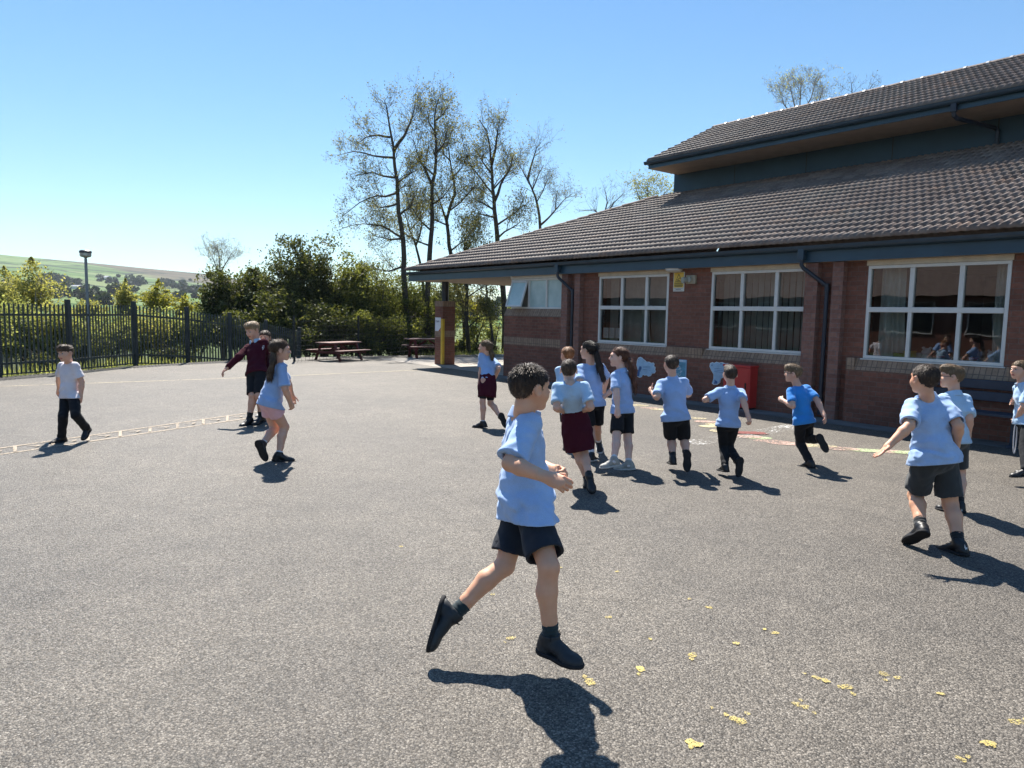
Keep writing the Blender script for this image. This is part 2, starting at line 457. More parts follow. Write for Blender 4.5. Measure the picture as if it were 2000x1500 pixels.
# high wing window: obscured panes, the first one tilted open
f = MB(); pane_frame(f, UL, 1.97, 1.757, 2.50, -.012, .07, .045)
for m_ in (.62, 1.30): f.box(m_ - .025, m_ + .025, -.012, .07, 1.80, 2.455)
f.box(UL, 1.97, -.03, .1, 2.505, 2.58)
wf = f.build('window_frame', M['upvc'], bld, bevel=.005)
for x0, x1 in ((.645, 1.275), (1.325, 1.925)):
    MB().box(x0, x1, .03, .04, 1.802, 2.455).build('pane', M['frosted'], wf)
# open casement, hinged at the top and swung out at the foot
oc = MB(); oc2 = MB()
dv = Vector((0, -.20, -.62)).normalized(); nv = Vector((0, dv.z, -dv.y))
p0 = Vector((-.02, -.02, 2.45))
for x0, x1 in ((-.03, .01), (.555, .595)): oc.beam(Vector((x0 + .02, 0, 0)) + p0 - Vector((-.02, 0, 0)), Vector((x0 + .02, 0, 0)) + p0 - Vector((-.02, 0, 0)) + dv * .66, .045, .035, up=nv)
oc.beam(p0 + dv * .02, p0 + Vector((.62, 0, 0)) + dv * .02, .045, .035, up=nv); oc.beam(p0 + dv * .66, p0 + Vector((.62, 0, 0)) + dv * .66, .045, .035, up=nv)
cas = oc.build('casement', M['upvc'], wf)
oc2.poly([p0 + dv * .03, p0 + Vector((.6, 0, 0)) + dv * .03, p0 + Vector((.6, 0, 0)) + dv * .64, p0 + dv * .64]).build('casement_pane', M['frosted'], wf)
MB().box(UL - .015, UL + .0, .0, 2.2, 1.757, 2.58).build('window_reveal', M['sign_black'], bld)
MB().box(UL + .05, 1.9, .12, .14, 1.80, 2.47).build('inner_blind', M['room'], bld)

# rooms behind the glass
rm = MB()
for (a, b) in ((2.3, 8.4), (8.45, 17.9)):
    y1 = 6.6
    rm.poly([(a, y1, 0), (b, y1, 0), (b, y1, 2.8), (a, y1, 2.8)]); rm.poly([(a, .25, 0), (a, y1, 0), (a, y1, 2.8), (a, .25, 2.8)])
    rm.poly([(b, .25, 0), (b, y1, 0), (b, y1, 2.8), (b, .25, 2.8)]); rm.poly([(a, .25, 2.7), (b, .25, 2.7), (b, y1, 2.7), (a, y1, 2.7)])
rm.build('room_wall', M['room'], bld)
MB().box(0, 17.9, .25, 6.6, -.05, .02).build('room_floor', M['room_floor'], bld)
for a, b in WIN: MB().box(a - .05, b + .05, .245, .46, .93, .97).build('inner_sill', M['upvc'], bld)

# ---------------- roofs
TP = math.tan(R(22.0)); EY, EZ, EU = -.28, 2.87, -5.05
def zr(y): return EZ + (y - EY) * TP

def tiled_slope(name, P, S, T, left, right, t_max, parent, gauge=.31, per=.128, lift=.040, seg=6, amp=.034):
    """courses of interlocking double-roll tiles; P corner, S along the eave, T up the slope (unit vectors), left/right give limits at height t"""
    P, S, T = Vector(P), Vector(S), Vector(T); Nn = S.cross(T).normalized()
    if Nn.z < 0: Nn = -Nn
    P_, S_, T_, N_ = (np.array(q) for q in (P, S, T, Nn))
    Vs, Fs, UV = [], [], []; base = 0; k = 0; t = 0.0
    r2 = np.random.default_rng(3)
    while t < t_max - .02:
        t0, t1 = t, min(t + gauge + .05, t_max + .03)
        s0 = min(left(t0), left(t1)); s1 = max(right(t0), right(t1))
        st = per / seg; n = int((s1 - s0) / st) + 2
        s = math.floor(s0 / st) * st + np.arange(n + 1) * st
        ph = (s / per) % 1.0
        wave = np.sqrt(np.clip(1 - ((ph - .5) / .30) ** 2, 0, 1)) * amp
        ti = np.floor(s / (per * 2)); jit = (np.sin(ti * 12.9898 + k * 78.233) * 43758.5453) % 1.0
        tl = (jit - .5) * .010
        rows = []
        for tt, dz in ((t0, 'lip'), (t0, lift), (t1, 0.0)):
            ss = np.clip(s, left(tt), right(tt))
            zz = (wave * .2 - .012) if dz == 'lip' else (wave + dz + (tl if dz == lift else 0))
            q = P_ + ss[:, None] * S_ + (tt + (0.012 if dz == 'lip' else (tl if dz == lift else 0)))[..., None] * T_ if False else P_ + ss[:, None] * S_ + (np.full_like(ss, tt) + (0 if dz != lift else tl * .8))[:, None] * T_ + np.asarray(zz)[:, None] * N_
            rows.append(q); UV.append(np.stack([ss / (per * 2), np.full_like(ss, k + .5)], 1))
        V = np.concatenate(rows); m = n + 1; Vs.append(V)
        i = np.arange(n)
        for r_ in range(2):
            Fs.append(np.stack([base + r_ * m + i, base + r_ * m + i + 1, base + (r_ + 1) * m + i + 1, base + (r_ + 1) * m + i], 1))
        base += len(V); t += gauge; k += 1
    return np_mesh(name, np.concatenate(Vs), np.concatenate(Fs), M['tile'], parent, smooth=False, uv=np.concatenate(UV))

cs, sn = math.cos(R(22)), math.sin(R(22))
HIPX = EU + (5.3 - EY)
# main slope facing the playground
tiled_slope('roof_slope', (0, EY - .02, EZ + .03), (1, 0, 0), (0, cs, sn), lambda t: EU - .03 + t * cs, lambda t: 18.3, (5.3 - EY) / cs, bld)
# hipped left end
tiled_slope('roof_slope', (EU - .02, 0, EZ + .03), (0, 1, 0), (cs, 0, sn), lambda t: EY + t * cs, lambda t: 14.3 - t * cs, (HIPX - EU) / cs, bld, seg=5)
bk = MB(); bk.poly([(HIPX, 8.7, zr(5.3)), (18.3, 8.7, zr(5.3)), (18.3, 14.3, EZ), (EU, 14.3, EZ)])
bk.poly([(HIPX, 5.3, zr(5.3)), (HIPX, 8.7, zr(5.3)), (18.3, 8.7, zr(5.3)), (18.3, 5.3, zr(5.3))])
bk.build('back_roof_slope', M['ridge'], bld)
def caps(name, a, b, r_=.13, step=.34, parent=bld):
    a, b = Vector(a), Vector(b); d = b - a; n = int(d.length / step); d.normalize(); mb = MB(); q = Vector((0, 0, 1)); sd = d.cross(q).normalized(); up = sd.cross(d)
    for i in range(n):
        p = a + d * (i * step); prof = [(math.cos(t) * r_ * 1.0, math.sin(t) * r_ * .85) for t in [math.pi * k / 7 for k in range(8)]]
        j = rng.uniform(-.006, .006)
        mb.prism(prof, p - up * (.03 - j), p + d * (step * 1.07) - up * (.045 - j), sd, up)
    return mb.build(name, M['ridge'], parent)
caps('hip_cap', (EU + .03, EY + .0, EZ + .06), (HIPX - .1, 5.2, zr(5.2) + .09), .10)

# eaves: fascia, gutter, soffit
def eaves(x0, x1, y, zt, fh, wall_y, parent, gr=.062, ends=True, soffit=True):
    fb = zt - fh
    fa = MB().box(x0, x1, y + .002, y + .03, fb, zt - .01)
    if ends: fa.box(x0, x0 + .028, y + .03, wall_y, fb, zt - .01)
    fa.build('fascia', M['fascia'], parent)
    prof = [(-math.cos(t) * gr, -math.sin(t) * gr * 1.15) for t in [math.pi * k / 8 for k in range(9)]]
    inner = [(p * .88, q * .88 + .002) for p, q in reversed(prof)]
    prof = [(-gr * 1.1, .012)] + prof + [(gr * 1.1, .012)] + inner
    mb = MB(); mb.prism(prof, (x0 - .04, y - gr - .004, zt - .02), (x1, y - gr - .004, zt - .02), (0, 1, 0), (0, 0, 1))
    x = x0 + 2.
    while x < x1:
        mb.prism([(p * 1.08, q * 1.08) for p, q in prof[:12]], (x - .04, y - gr - .004, zt - .022), (x + .04, y - gr - .004, zt - .022), (0, 1, 0), (0, 0, 1)); x += 3.0
    mb.build('gutter', M['gutter'], parent)
    if soffit: MB().box(x0 + .03, x1, y + .03, wall_y, fb + .004, fb + .014).build('soffit', M['soffit'], parent)
FB = 2.565
eaves(EU + .02, 18.2, -.20, 2.84, .275, -.002, bld, ends=False, soffit=True)
# canopy soffit over the left end and its end fascia
MB().box(EU + .06, UL - .26, -.0, 13.9, FB + .004, FB + .014).build('soffit', M['soffit'], bld)
MB().box(EU + .02, EU + .05, -.17, 14, FB, 2.83).build('fascia', M['fascia'], bld)
MB().box(UL - .26, 18, .002, 9, 2.62, 2.635).build('ceiling_board', M['soffit'], bld)

# downpipes with swan necks
for xs_, xg in ((2.30, 1.98), (8.42, 8.06), (14.58, 14.2)):
    g = MB()
    g.box(xg - .055, xg + .055, -.32, -.215, 2.60, 2.80)
    g.build('gutter_outlet', M['gutter'], bld, bevel=.008)
    g = MB(); g.tube([(xg, -.27, 2.62), (xg, -.265, 2.52), (xg + .03, -.25, 2.47), (xs_ - .03, -.085, 2.20), (xs_, -.07, 2.15)], .034, 12)
    g.tube([(xs_, -.07, 2.22), (xs_, -.07, .05)], .034, 14)
    for z in (2.16, 1.25, .35): g.tube([(xs_, -.07, z), (xs_, -.07, z - .07)], .041, 14)
    g.build('downpipe', M['pipe'], bld, smooth=False)

# brick pillar under the canopy corner with its round post
px0, px1, py0, py1 = -4.57, -4.12, .48, .93
p = MB(); p.box(px0, px1, py0, py1, 0, .86); p.box(px0, px1, py0, py1, 1.06, 1.80)
pil = p.build('pillar', M['brick'], bld)
MB().box(px0 - .004, px1 + .004, py0 - .004, py1 + .004, .86, 1.06).build('pillar_band', M['buff'], pil)
MB().box(px0 - .006, px1 + .006, py0 - .006, py1 + .006, 1.80, 1.97).build('pillar_cap', M['buff'], pil)
MB().tube([((px0 + px1) / 2, (py0 + py1) / 2, 1.97), ((px0 + px1) / 2, (py0 + py1) / 2, FB + .01)], .11, 20).build('pillar_post', M['steel_post'], pil, smooth=False)
g = MB(); g.box(px1 - .085, px1 + .016, py0 - .016, py0 - .002, .02, 1.42); g.box(px1 + .002, px1 + .016, py0 - .002, py0 + .06, .02, 1.42)
g.build('corner_guard', M['yellow_strip'], pil)

# ---------------- raised clerestory with its own roof
CU, CY, CZ0, CZ1 = .70, 5.3, 5.06, 5.76
MB().box(CU, 18.2, CY, CY + .2, CZ0, CZ1).box(CU, CU + .2, CY + .2, 8.7, CZ0 - .0, CZ1 + .0).build('clerestory_wall', M['clad'], bld)
x = CU + 2.05
while x < 18: MB().box(x - .008, x + .008, CY - .006, CY - .001, CZ0 + .1, CZ1).build('cladding_joint', M['sign_black'], bld); x += 2.05
MB().box(CU - .02, 18.2, CY - .09, CY - .003, CZ0 + .05, CZ0 + .10).build('flashing', M['lead'], bld)
UY, UZ, RY, RZ = 4.06, 5.89, 7.0, 7.29
gz = MB(); gz.poly([(CU + .08, CY, CZ1), (CU + .08, 8.7, CZ1), (CU + .08, RY, RZ - .12)]).poly([(CU + .08, UY + .1, CZ1), (CU + .08, 9.9, CZ1), (CU + .08, RY, RZ - .06)])
gz.build('gable_board', M['clad'], bld)
ul = math.hypot(RY - UY, RZ - UZ); uc, us = (RY - UY) / ul, (RZ - UZ) / ul
VU = CU + .06
tiled_slope('clerestory_roof', (0, UY - .03, UZ + .02), (1, 0, 0), (0, uc, us), lambda t: VU, lambda t: 18.3, ul, bld)
MB().poly([(VU, RY, RZ), (18.3, RY, RZ), (18.3, 9.94, UZ), (VU, 9.94, UZ)]).build('back_roof_slope', M['ridge'], bld)
# verge boards closing the tile ends
g = MB(); g.prism([(-.02, -.10), (.02, -.10), (.02, .03), (-.02, .03)], (VU + .03, UY, UZ), (VU + .03, RY, RZ), (1, 0, 0), (0, 0, 1))
g.prism([(-.02, -.10), (.02, -.10), (.02, .03), (-.02, .03)], (VU + .03, RY + .01, RZ), (VU + .03, 9.94, UZ), (1, 0, 0), (0, 0, 1)); g.build('verge_board', M['gutter'], bld)
rc = MB(); x = VU; i = 0
while x < 18.2:
    prof = [(math.cos(t) * .12, math.sin(t) * .10) for t in [math.pi * k / 7 for k in range(8)]]
    rc.prism(prof, (x, RY, RZ + .0 + rng.uniform(-.006, .006)), (x + .44, RY, RZ + .0), (0, 1, 0), (0, 0, 1)); x += .455
rc.build('ridge_cap', M['ridge'], bld)
rj = MB(); x = VU + .44
while x < 18.2:
    prof = [(math.cos(t) * .128, math.sin(t) * .112) for t in [math.pi * k / 7 for k in range(8)]]
    rj.prism(prof, (x - .02, RY, RZ), (x + .045, RY, RZ), (0, 1, 0), (0, 0, 1)); x += .455
rj.build('ridge_joint', M['lead'], bld)
fz = CZ1 - .06
fa = MB().box(VU + .04, 18.2, UY + .002, UY + .03, fz, UZ - .02); fa.box(VU + .04, VU + .07, UY + .03, CY + .2, fz, UZ - .05); fa.build('fascia', M['fascia'], bld)
gr = .062; prof = [(-math.cos(t) * gr, -math.sin(t) * gr * 1.15) for t in [math.pi * k / 8 for k in range(9)]]; prof = [(-gr * 1.1, .012)] + prof + [(gr * 1.1, .012)] + [(p * .88, q * .88 + .002) for p, q in reversed(prof)]
prof = prof[:11] + prof[11:]
MB().prism(prof, (VU - .03, UY - gr, UZ - .02), (18.2, UY - gr, UZ - .02), (0, 1, 0), (0, 0, 1)).build('gutter', M['gutter'], bld)
MB().box(VU + .07, 18.2, UY + .03, CY + .02, fz + .004, fz + .016).build('soffit', M['soffit'], bld)
g = MB(); xo = 8.55
g.box(xo - .05, xo + .05, UY - .1, UY - .005, 5.66, 5.86); g.tube([(xo, UY - .05, 5.68), (xo, UY - .03, 5.60), (xo + .03, UY + .05, 5.55), (xo + .32, CY - .12, 5.50), (xo + .36, CY - .06, 5.44), (xo + .36, CY - .06, CZ0 + .05)], .042, 12)
g.build('downpipe', M['pipe'], bld)
# ------------------------------------------------------------------ ground, paths, painted marks
EDGE = [(-60, -40), (-15.5, 7.0), (-12.1, 14.0), (-11.45, 16.0), (-10.4, 19.6), (-9.6, 21.2), (-8.6, 22.6), (-7.3, 24.6), (-4.0, 26.4), (0.0, 28.6), (6, 33), (14, 41), (40, 60), (60, 40), (60, -40)]
mb = MB(); mb.poly([(x, y, 0) for x, y in EDGE])
tag(mb.build('ground', M['tarmac']), kind='structure')

def strip(name, pts, z, m, kind='structure', parent=None):
    """flat sheet from a list of quads/polygons of ground points"""
    b = MB()
    for i, p in enumerate(pts): b.poly([(q[0], q[1], z + .0012 * (i % 3)) for q in p])
    return b.build(name, m, parent)
path = MB(); path.poly([bw(-7.4, -.05, .004), bw(-.26, -.05, .004), bw(-.26, 5.2, .004), bw(-6.2, 5.2, .004), bw(-7.4, 1.5, .004)])
tag(path.build('path', M['concrete']), kind='structure')
pv = MB(); pv.poly([bw(-.24, -.62, .004), bw(17.5, -.62, .004), bw(17.5, -.12, .004), bw(-.24, -.12, .004)])
tag(pv.build('pavement', M['slab']), kind='structure')

def ribbon(pts, wd):
    out = []
    for i in range(len(pts) - 1):
        a, b = Vector(pts[i][:2]), Vector(pts[i + 1][:2]); d = (b - a).normalized(); nn = Vector((-d.y, d.x)) * wd / 2
        out.append([a - nn, b - nn, b + nn, a + nn])
    return out
G2 = lambda *q: Vector(gnd(*q)[:2])
c0, c1 = G2(0, 755), G2(480, 738)
ln = [c0 + (c0 - c1) * .7, c0, c1, G2(830, 722.5), G2(960, 715)]
tag(strip('court_marking', ribbon(ln, .075), .004, M['line']), kind='structure')
# painted ladder of squares on the left
a0, a1 = G2(0, 888), G2(492, 816); b0, b1 = G2(0, 876), G2(492, 806)
da, db = (a1 - a0), (b1 - b0)
A = lambda t: a0 + da * t
B = lambda t: b0 + db * t
tag(strip('ladder_marking', ribbon([A(-.9), A(1.12)], .055) + ribbon([B(-.9), B(1.12)], .055), .004, M['ladder']), kind='structure')
rg = []
t = -.9
while t <= 1.12: rg += ribbon([A(t), B(t)], .035); t += .118
tag(strip('ladder_rung_marking', rg, .008, M['ladder']), kind='structure')
ins = []
for k in range(17):
    t = -.9 + .118 * (k + .5); c = (A(t) + B(t)) / 2; dx = (A(1) - A(0)).normalized(); dy = Vector((-dx.y, dx.x))
    ins += ribbon([c - dx * .05 + dy * .06, c + dx * .06 - dy * .02, c - dx * .03 - dy * .07], .03)
tag(strip('ladder_fill_marking', ins, .012, M['ladder']), kind='structure')

def blob(c, rx, ry, ang=0, n=12, irr=.25):
    ps = []
    for k in range(n):
        t = 2 * math.pi * k / n; q = 1 + rng.uniform(-irr, irr)
        x, y = rx * q * math.cos(t), ry * q * math.sin(t)
        ps.append((c[0] + x * math.cos(ang) - y * math.sin(ang), c[1] + x * math.sin(ang) + y * math.cos(ang)))
    return ps
# faded stepping trail near the building
tr = {'trail_yellow': [], 'trail_pink': [], 'trail_green': []}
for px, py, m, L in ((1247, 792, 'trail_yellow', .26), (1268, 797, 'trail_pink', .22), (1290, 800, 'trail_yellow', .24), (1352, 817, 'trail_yellow', .3), (1378, 824, 'trail_pink', .26), (1396, 829, 'trail_yellow', .2), (1385, 833, 'trail_yellow', .2), (1400, 842, 'trail_yellow', .14),
                     (1455, 853, 'trail_pink', .3), (1478, 855, 'trail_green', .26), (1506, 862, 'trail_pink', .3), (1540, 867, 'trail_pink', .34), (1592, 871, 'trail_yellow', .36), (1640, 877, 'trail_pink', .34), (1690, 880, 'trail_green', .36), (1735, 882, 'trail_pink', .30), (1775, 885, 'trail_green', .3)):
    tr[m].append(blob(G2(px, py), L * .75, .12, R(-8), 14, .10))
for m, p in tr.items(): tag(strip('trail_marking', p, .004, M[m]), kind='structure')
wb = ribbon([G2(1345, 866), G2(1385, 862), G2(1420, 856), G2(1462, 849), G2(1500, 843), G2(1555, 833)], .34)
tag(strip('snake_marking', wb, .008, M['trail_white']), kind='structure')
tag(strip('trail_patch_marking', [blob(G2(1452, 846), .34, .12, R(-5))], .012, M['trail_red']), kind='structure')
sp_ = []
for px, py, s in ((783, 1068, .8), (962, 1162, .8), (998, 1248, 1), (1152, 1333, 1.3), (1250, 1307, 1.1), (1270, 1250, .5), (1352, 1280, 1.1), (1437, 1258, .8), (1513, 1237, 1), (1345, 1171, .7), (1384, 1187, .9), (1188, 1207, .9), (1095, 1110, .6), (1205, 1117, .7), (1595, 1325, .9), (1612, 1331, .9), (1651, 1343, 1.3),
                  (1726, 1318, 1.1), (1753, 1325, .8), (1836, 1357, .7), (1556, 1377, 1.0), (1573, 1383, .8), (1590, 1393, .5), (1447, 1411, 1.2), (1432, 1404, .8), (1418, 1397, .6), (1390, 1384, .4), (1352, 1452, 1.2), (1366, 1457, .7), (1985, 1411, 1.3), (1930, 1454, 1.2), (1876, 1484, .9), (1890, 1480, .5), (1570, 1316, .5)):
    c = G2(px, py); sp_.append(blob(c, .018 * s, .025 * s, rng.uniform(0, 3), 16, .22))
    if s > .9: sp_.append(blob((c[0] + rng.uniform(-.05, .05) * s, c[1] + rng.uniform(-.05, .05) * s), .010 * s, .013 * s, 0, 10, .3))
tag(strip('yellow_marking', sp_, .004, M['splash']), kind='structure')
# old cut line / seam crossing the tarmac
# ------------------------------------------------------------------ terrain: falls away beyond the playground, then climbs to the farmed hill
EP = np.array(EDGE[1:12], float)
def edge_dist(X, Y):
    best = np.full(X.shape, 1e9); sign = np.ones(X.shape)
    for i in range(len(EP) - 1):
        a, b = EP[i], EP[i + 1]; d = b - a; L2 = d @ d
        t = np.clip(((X - a[0]) * d[0] + (Y - a[1]) * d[1]) / L2, 0, 1)
        qx, qy = X - a[0] - t * d[0], Y - a[1] - t * d[1]; q = np.hypot(qx, qy)
        s = np.where(d[0] * qy - d[1] * qx > 0, 1., -1.)
        m = q < best; best = np.where(m, q, best); sign = np.where(m, s, sign)
    return best * sign
def hill_el(az):
    """elevation of the skyline in degrees by azimuth (degrees right of straight ahead)"""
    return np.interp(az, [-180, -90, -60, -45, -36, -30, -23, -17, -10, -4, 10, 40, 90, 180], [.5, 1.8, 3.05, 3.3, 3.17, 2.85, 2.40, 1.6, 1.1, .55, .5, .6, .6, .5])
def terrain_z(X, Y):
    r = np.hypot(X, Y); d = edge_dist(X, Y); az = np.degrees(np.arctan2(X, Y))
    near = np.where(d < 0, -.35, -.06 - .10 * np.clip(d, 0, 90) - .0)
    near = np.where((d > 0) & (d < 2.2), -.06 - .05 * d, near)
    near = np.where(d >= 2.2, -.17 - .115 * (np.clip(d, 2.2, 90) - 2.2), near)
    t = np.clip((r - 320) / 1280, 0, 1.25)
    far = 1.65 + np.minimum(r, 1600) * np.tan(np.radians(hill_el(az))) * np.power(np.clip(t, 0, 1), .85) - np.clip(t - 1, 0, 1) * 300
    und = 2.2 * np.sin(X * .011 + 1) * np.sin(Y * .009) + 1.2 * np.sin(X * .027) * np.sin(Y * .021 + 2)
    w = np.clip((r - 120) / 220, 0, 1); w = w * w * (3 - 2 * w)
    return near * (1 - w) + (far + und * np.clip((r - 300) / 200, 0, 1) * np.clip((1650 - r) / 300, 0, 1)) * w
azs = np.radians(np.concatenate([np.arange(-180, -62, 4), np.arange(-62, 24, .75), np.arange(24, 180.1, 4)]))
rs = np.concatenate([[1], np.arange(10, 34, 1.5), np.geomspace(34, 330, 26), np.linspace(350, 1620, 60), [1700, 1900]])
RR, AA = np.meshgrid(rs, azs, indexing='ij'); XX, YY = RR * np.sin(AA), RR * np.cos(AA); ZZ = terrain_z(XX, YY)
nr, na = RR.shape; I, J = np.meshgrid(np.arange(nr - 1), np.arange(na - 1), indexing='ij'); i0 = (I * na + J).ravel()
F = np.stack([i0, i0 + 1, i0 + na + 1, i0 + na], 1)[:, ::-1]
def mat_fields():
    n = N('farmland'); v = n.coord('Object')
    mp = n.new('ShaderNodeMapping'); mp.inputs['Rotation'].default_value = (0, 0, R(24)); mp.inputs['Scale'].default_value = (1 / 150., 1 / 105., 0)
    wob = n.noise(v, .006, 2); add = n.new('ShaderNodeVectorMath', operation='MULTIPLY_ADD'); n.link(wob.outputs['Color'], add.inputs[0]); add.inputs[1].default_value = (60, 60, 0); n.link(v, add.inputs[2])
    n.link(add.outputs[0], mp.inputs['Vector'])
    v1 = n.new('ShaderNodeTexVoronoi', i_Scale=1.0, i_Randomness=.75); n.link(mp.outputs[0], v1.inputs['Vector'])
    v2 = n.new('ShaderNodeTexVoronoi', i_Scale=1.0, i_Randomness=.75); v2.feature = 'DISTANCE_TO_EDGE'; n.link(mp.outputs[0], v2.inputs['Vector'])
    s = n.new('ShaderNodeSeparateColor'); n.link(v1.outputs['Color'], s.inputs[0])
    grass = n.ramp(s.outputs[0], [(0, (.082, .140, .042)), (.35, (.115, .190, .055)), (.7, (.155, .22, .080)), (1, (.175, .20, .090))])
    mo = n.noise(v, .004, 4); sx = n.new('ShaderNodeSeparateXYZ'); n.link(v, sx.inputs[0])
    # moorland on the upper right shoulder of the hill
    ang = n.math('DIVIDE', sx.outputs[0], sx.outputs[1])
    mf = n.math('ADD', n.math('MULTIPLY', n.math('SUBTRACT', ang, -.52), 5.0), n.math('MULTIPLY', n.math('SUBTRACT', sx.outputs[1], 1080.), .0035))
    mf = n.math('ADD', mf, n.math('MULTIPLY', n.math('SUBTRACT', mo.outputs[0], .5), 2.0))
    c = n.mix(n.ramp(mf, [(.30, 0.), (.62, 1.)]), grass, (.115, .095, .058))
    t = n.noise(v, .12, 5); c = n.mix(1.0, c, n.ramp(t.outputs[0], [(.3, .8), (.7, 1.15)]), 'MULTIPLY')
    hedge = n.ramp(v2.outputs['Distance'], [(.018, 1.), (.05, 0.)])
    gap = n.noise(v, .02, 4, .7); hedge = n.math('MULTIPLY', hedge, n.ramp(gap.outputs[0], [(.36, .25), (.5, 1.)]))
    far = n.ramp(n.math('DIVIDE', sx.outputs[1], 600.), [(.22, 0.), (.35, 1.)])
    c = n.mix(n.math('MULTIPLY', hedge, far), c, (.022, .034, .018))
    # rough grass on the near bank
    nb = n.noise(v, 1.6, 5); bank = n.ramp(nb.outputs[0], [(.3, (.035, .042, .016)), (.7, (.075, .085, .032))])
    c = n.mix(far, bank, c)
    n.base(c); return n.set(.95, .1)
M['fields'] = mat_fields()
tag(np_mesh('hill', np.stack([XX.ravel(), YY.ravel(), ZZ.ravel()], 1), F, M['fields'], smooth=True), kind='structure')
def tz(x, y): return float(terrain_z(np.array([x]), np.array([y]))[0])

# ------------------------------------------------------------------ palisade fence on the left
FP = [(-16.4, 7.2, 0.0), (-12.25, 13.8, 0.0), tuple(gnd(0, 737)), tuple(gnd(139, 726.5)), tuple(gnd(266, 713.2))]
def low(px, py_top, Y, hgt):      # a fence foot that has sunk behind the crest of the tarmac, from the height of its top
    p = at(px, py_top, Y); return (p.x, p.y, p.z - hgt)
PH = 1.66
FP += [low(365, 607, 21.3, PH), low(449, 618, 22.3, PH), low(520, 632, 23.4, PH), low(585, 646, 24.6, PH)]
fr = empty('palisade_fence', FP[4]); fo = Vector(FP[4])
tag(fr, 'grey green steel palisade fence along the left edge of the playground', 'fence')
def rel(p): return Vector(p) - fo
for i in range(len(FP) - 1):
    a, b = Vector(FP[i]), Vector(FP[i + 1]); L = (b - a).length; n = max(3, int(round(L / (.104 if i < 5 else .090)))); pm = MB(); d = (b - a).normalized()
    hd_ = Vector((d.x, d.y, 0)).normalized(); sd = Vector((-hd_.y, hd_.x, 0))
    if sd.dot(-a) < 0: sd = -sd
    for k in range(n):
        p = rel(a + (b - a) * ((k + .5) / n)) + sd * .012; j = rng.uniform(-.012, .012)
        z0, z1 = .04, PH + j; hw = .024
        # W-section pale with a rounded, notched head
        prof = [(-hw, .0), (-hw * .5, .014), (0, .004), (hw * .5, .014), (hw, .0), (hw * .5, .018), (0, .008), (-hw * .5, .018)]
        pm.prism(prof, p + Vector((0, 0, z0)), p + Vector((0, 0, z1 - .05)), hd_, sd)
        pm.prism([(-hw, 0), (hw, 0), (hw * .7, .035), (hw * .25, .05), (-hw * .25, .05), (-hw * .7, .035)], p + Vector((0, 0, z1 - .05)), p + Vector((0, 0, z1 - .05)) + sd * .010, hd_, (0, 0, 1))
    pm.build('pale_panel', M['fence'], fr)
    rm_ = MB()
    for z in (.30, PH - .26): rm_.beam(rel(a) + Vector((0, 0, z)) - sd * .02, rel(b) + Vector((0, 0, z)) - sd * .02, .03, .052)
    rm_.beam(rel(a) + Vector((0, 0, .06)) - sd * .02, rel(b) + Vector((0, 0, .06)) - sd * .02, .02, .03)
    rm_.build('rail', M['fence'], fr)
for i, p in enumerate(FP):
    q = rel(p); hh_ = PH + (.12 if 2 < i else .05)
    MB().box(q.x - .05, q.x + .05, q.y - .05 - .03, q.y + .05 - .03, q.z - .4, q.z + hh_).build('fence_post', M['fence_post'], fr, bevel=.006)

# street-type lamp beyond the fence
lp = at(176, 717, 19.3); lz = tz(lp.x, lp.y)
la = empty('lamp_post', (lp.x, lp.y, lz)); tag(la, 'grey lamp post with a flat drum lantern standing beyond the palisade fence', 'lamp post')
top = at(173, 487, 19.3).z - lz
MB().tube([(0, 0, 0), (0, 0, .9), (0, 0, .92), (0, 0, top - .25)], [.055, .055, .042, .036], 14).build('pole', M['galv'], la)
MB().lathe((0, 0, top - .25), [(.025, 0), (.04, .03), (.115, .05)], 20).build('lantern_neck', M['galv'], la, smooth=False)
MB().lathe((0, 0, top - .20), [(.115, 0), (.14, .03), (.14, .10)], 24).build('lantern_bowl', M['lamp_lens'], la)
MB().lathe((0, 0, top - .098), [(.15, 0), (.15, .05), (.11, .075), (.03, .08)], 24).build('lantern_cap', M['pipe'], la)

# weld-mesh fence beyond the canopy
wf0 = [gnd(575, 706), at(700, 690, 25.2), at(870, 684, 27.3), at(1010, 679, 29.5), at(1200, 676, 33)]
wfp = []
for p in wf0:
    wfp.append(Vector((p.x, p.y, min(0., tz(p.x, p.y)))))
wr = empty('mesh_fence', wfp[0]); tag(wr, 'dark wire mesh fence running behind the picnic tables and brick pillar', 'fence')
for i in range(len(wfp) - 1):
    a, b = wfp[i] - wfp[0], wfp[i + 1] - wfp[0]; m_ = MB(); L = (b - a).length
    for k in range(11): m_.beam(a + Vector((0, 0, .06 + k * .155)), b + Vector((0, 0, .06 + k * .155)), .010, .010)
    nv_ = int(L / .16)
    for k in range(nv_):
        p = a + (b - a) * (k / nv_); m_.beam(p + Vector((0, 0, .03)), p + Vector((0, 0, 1.66)), .007, .007, up=(1, 0, 0))
    m_.build('mesh_panel', M['wire'], wr)
    MB().box(a.x - .03, a.x + .03, a.y - .03, a.y + .03, a.z - .3, a.z + 1.8).build('fence_post', M['wire'], wr)

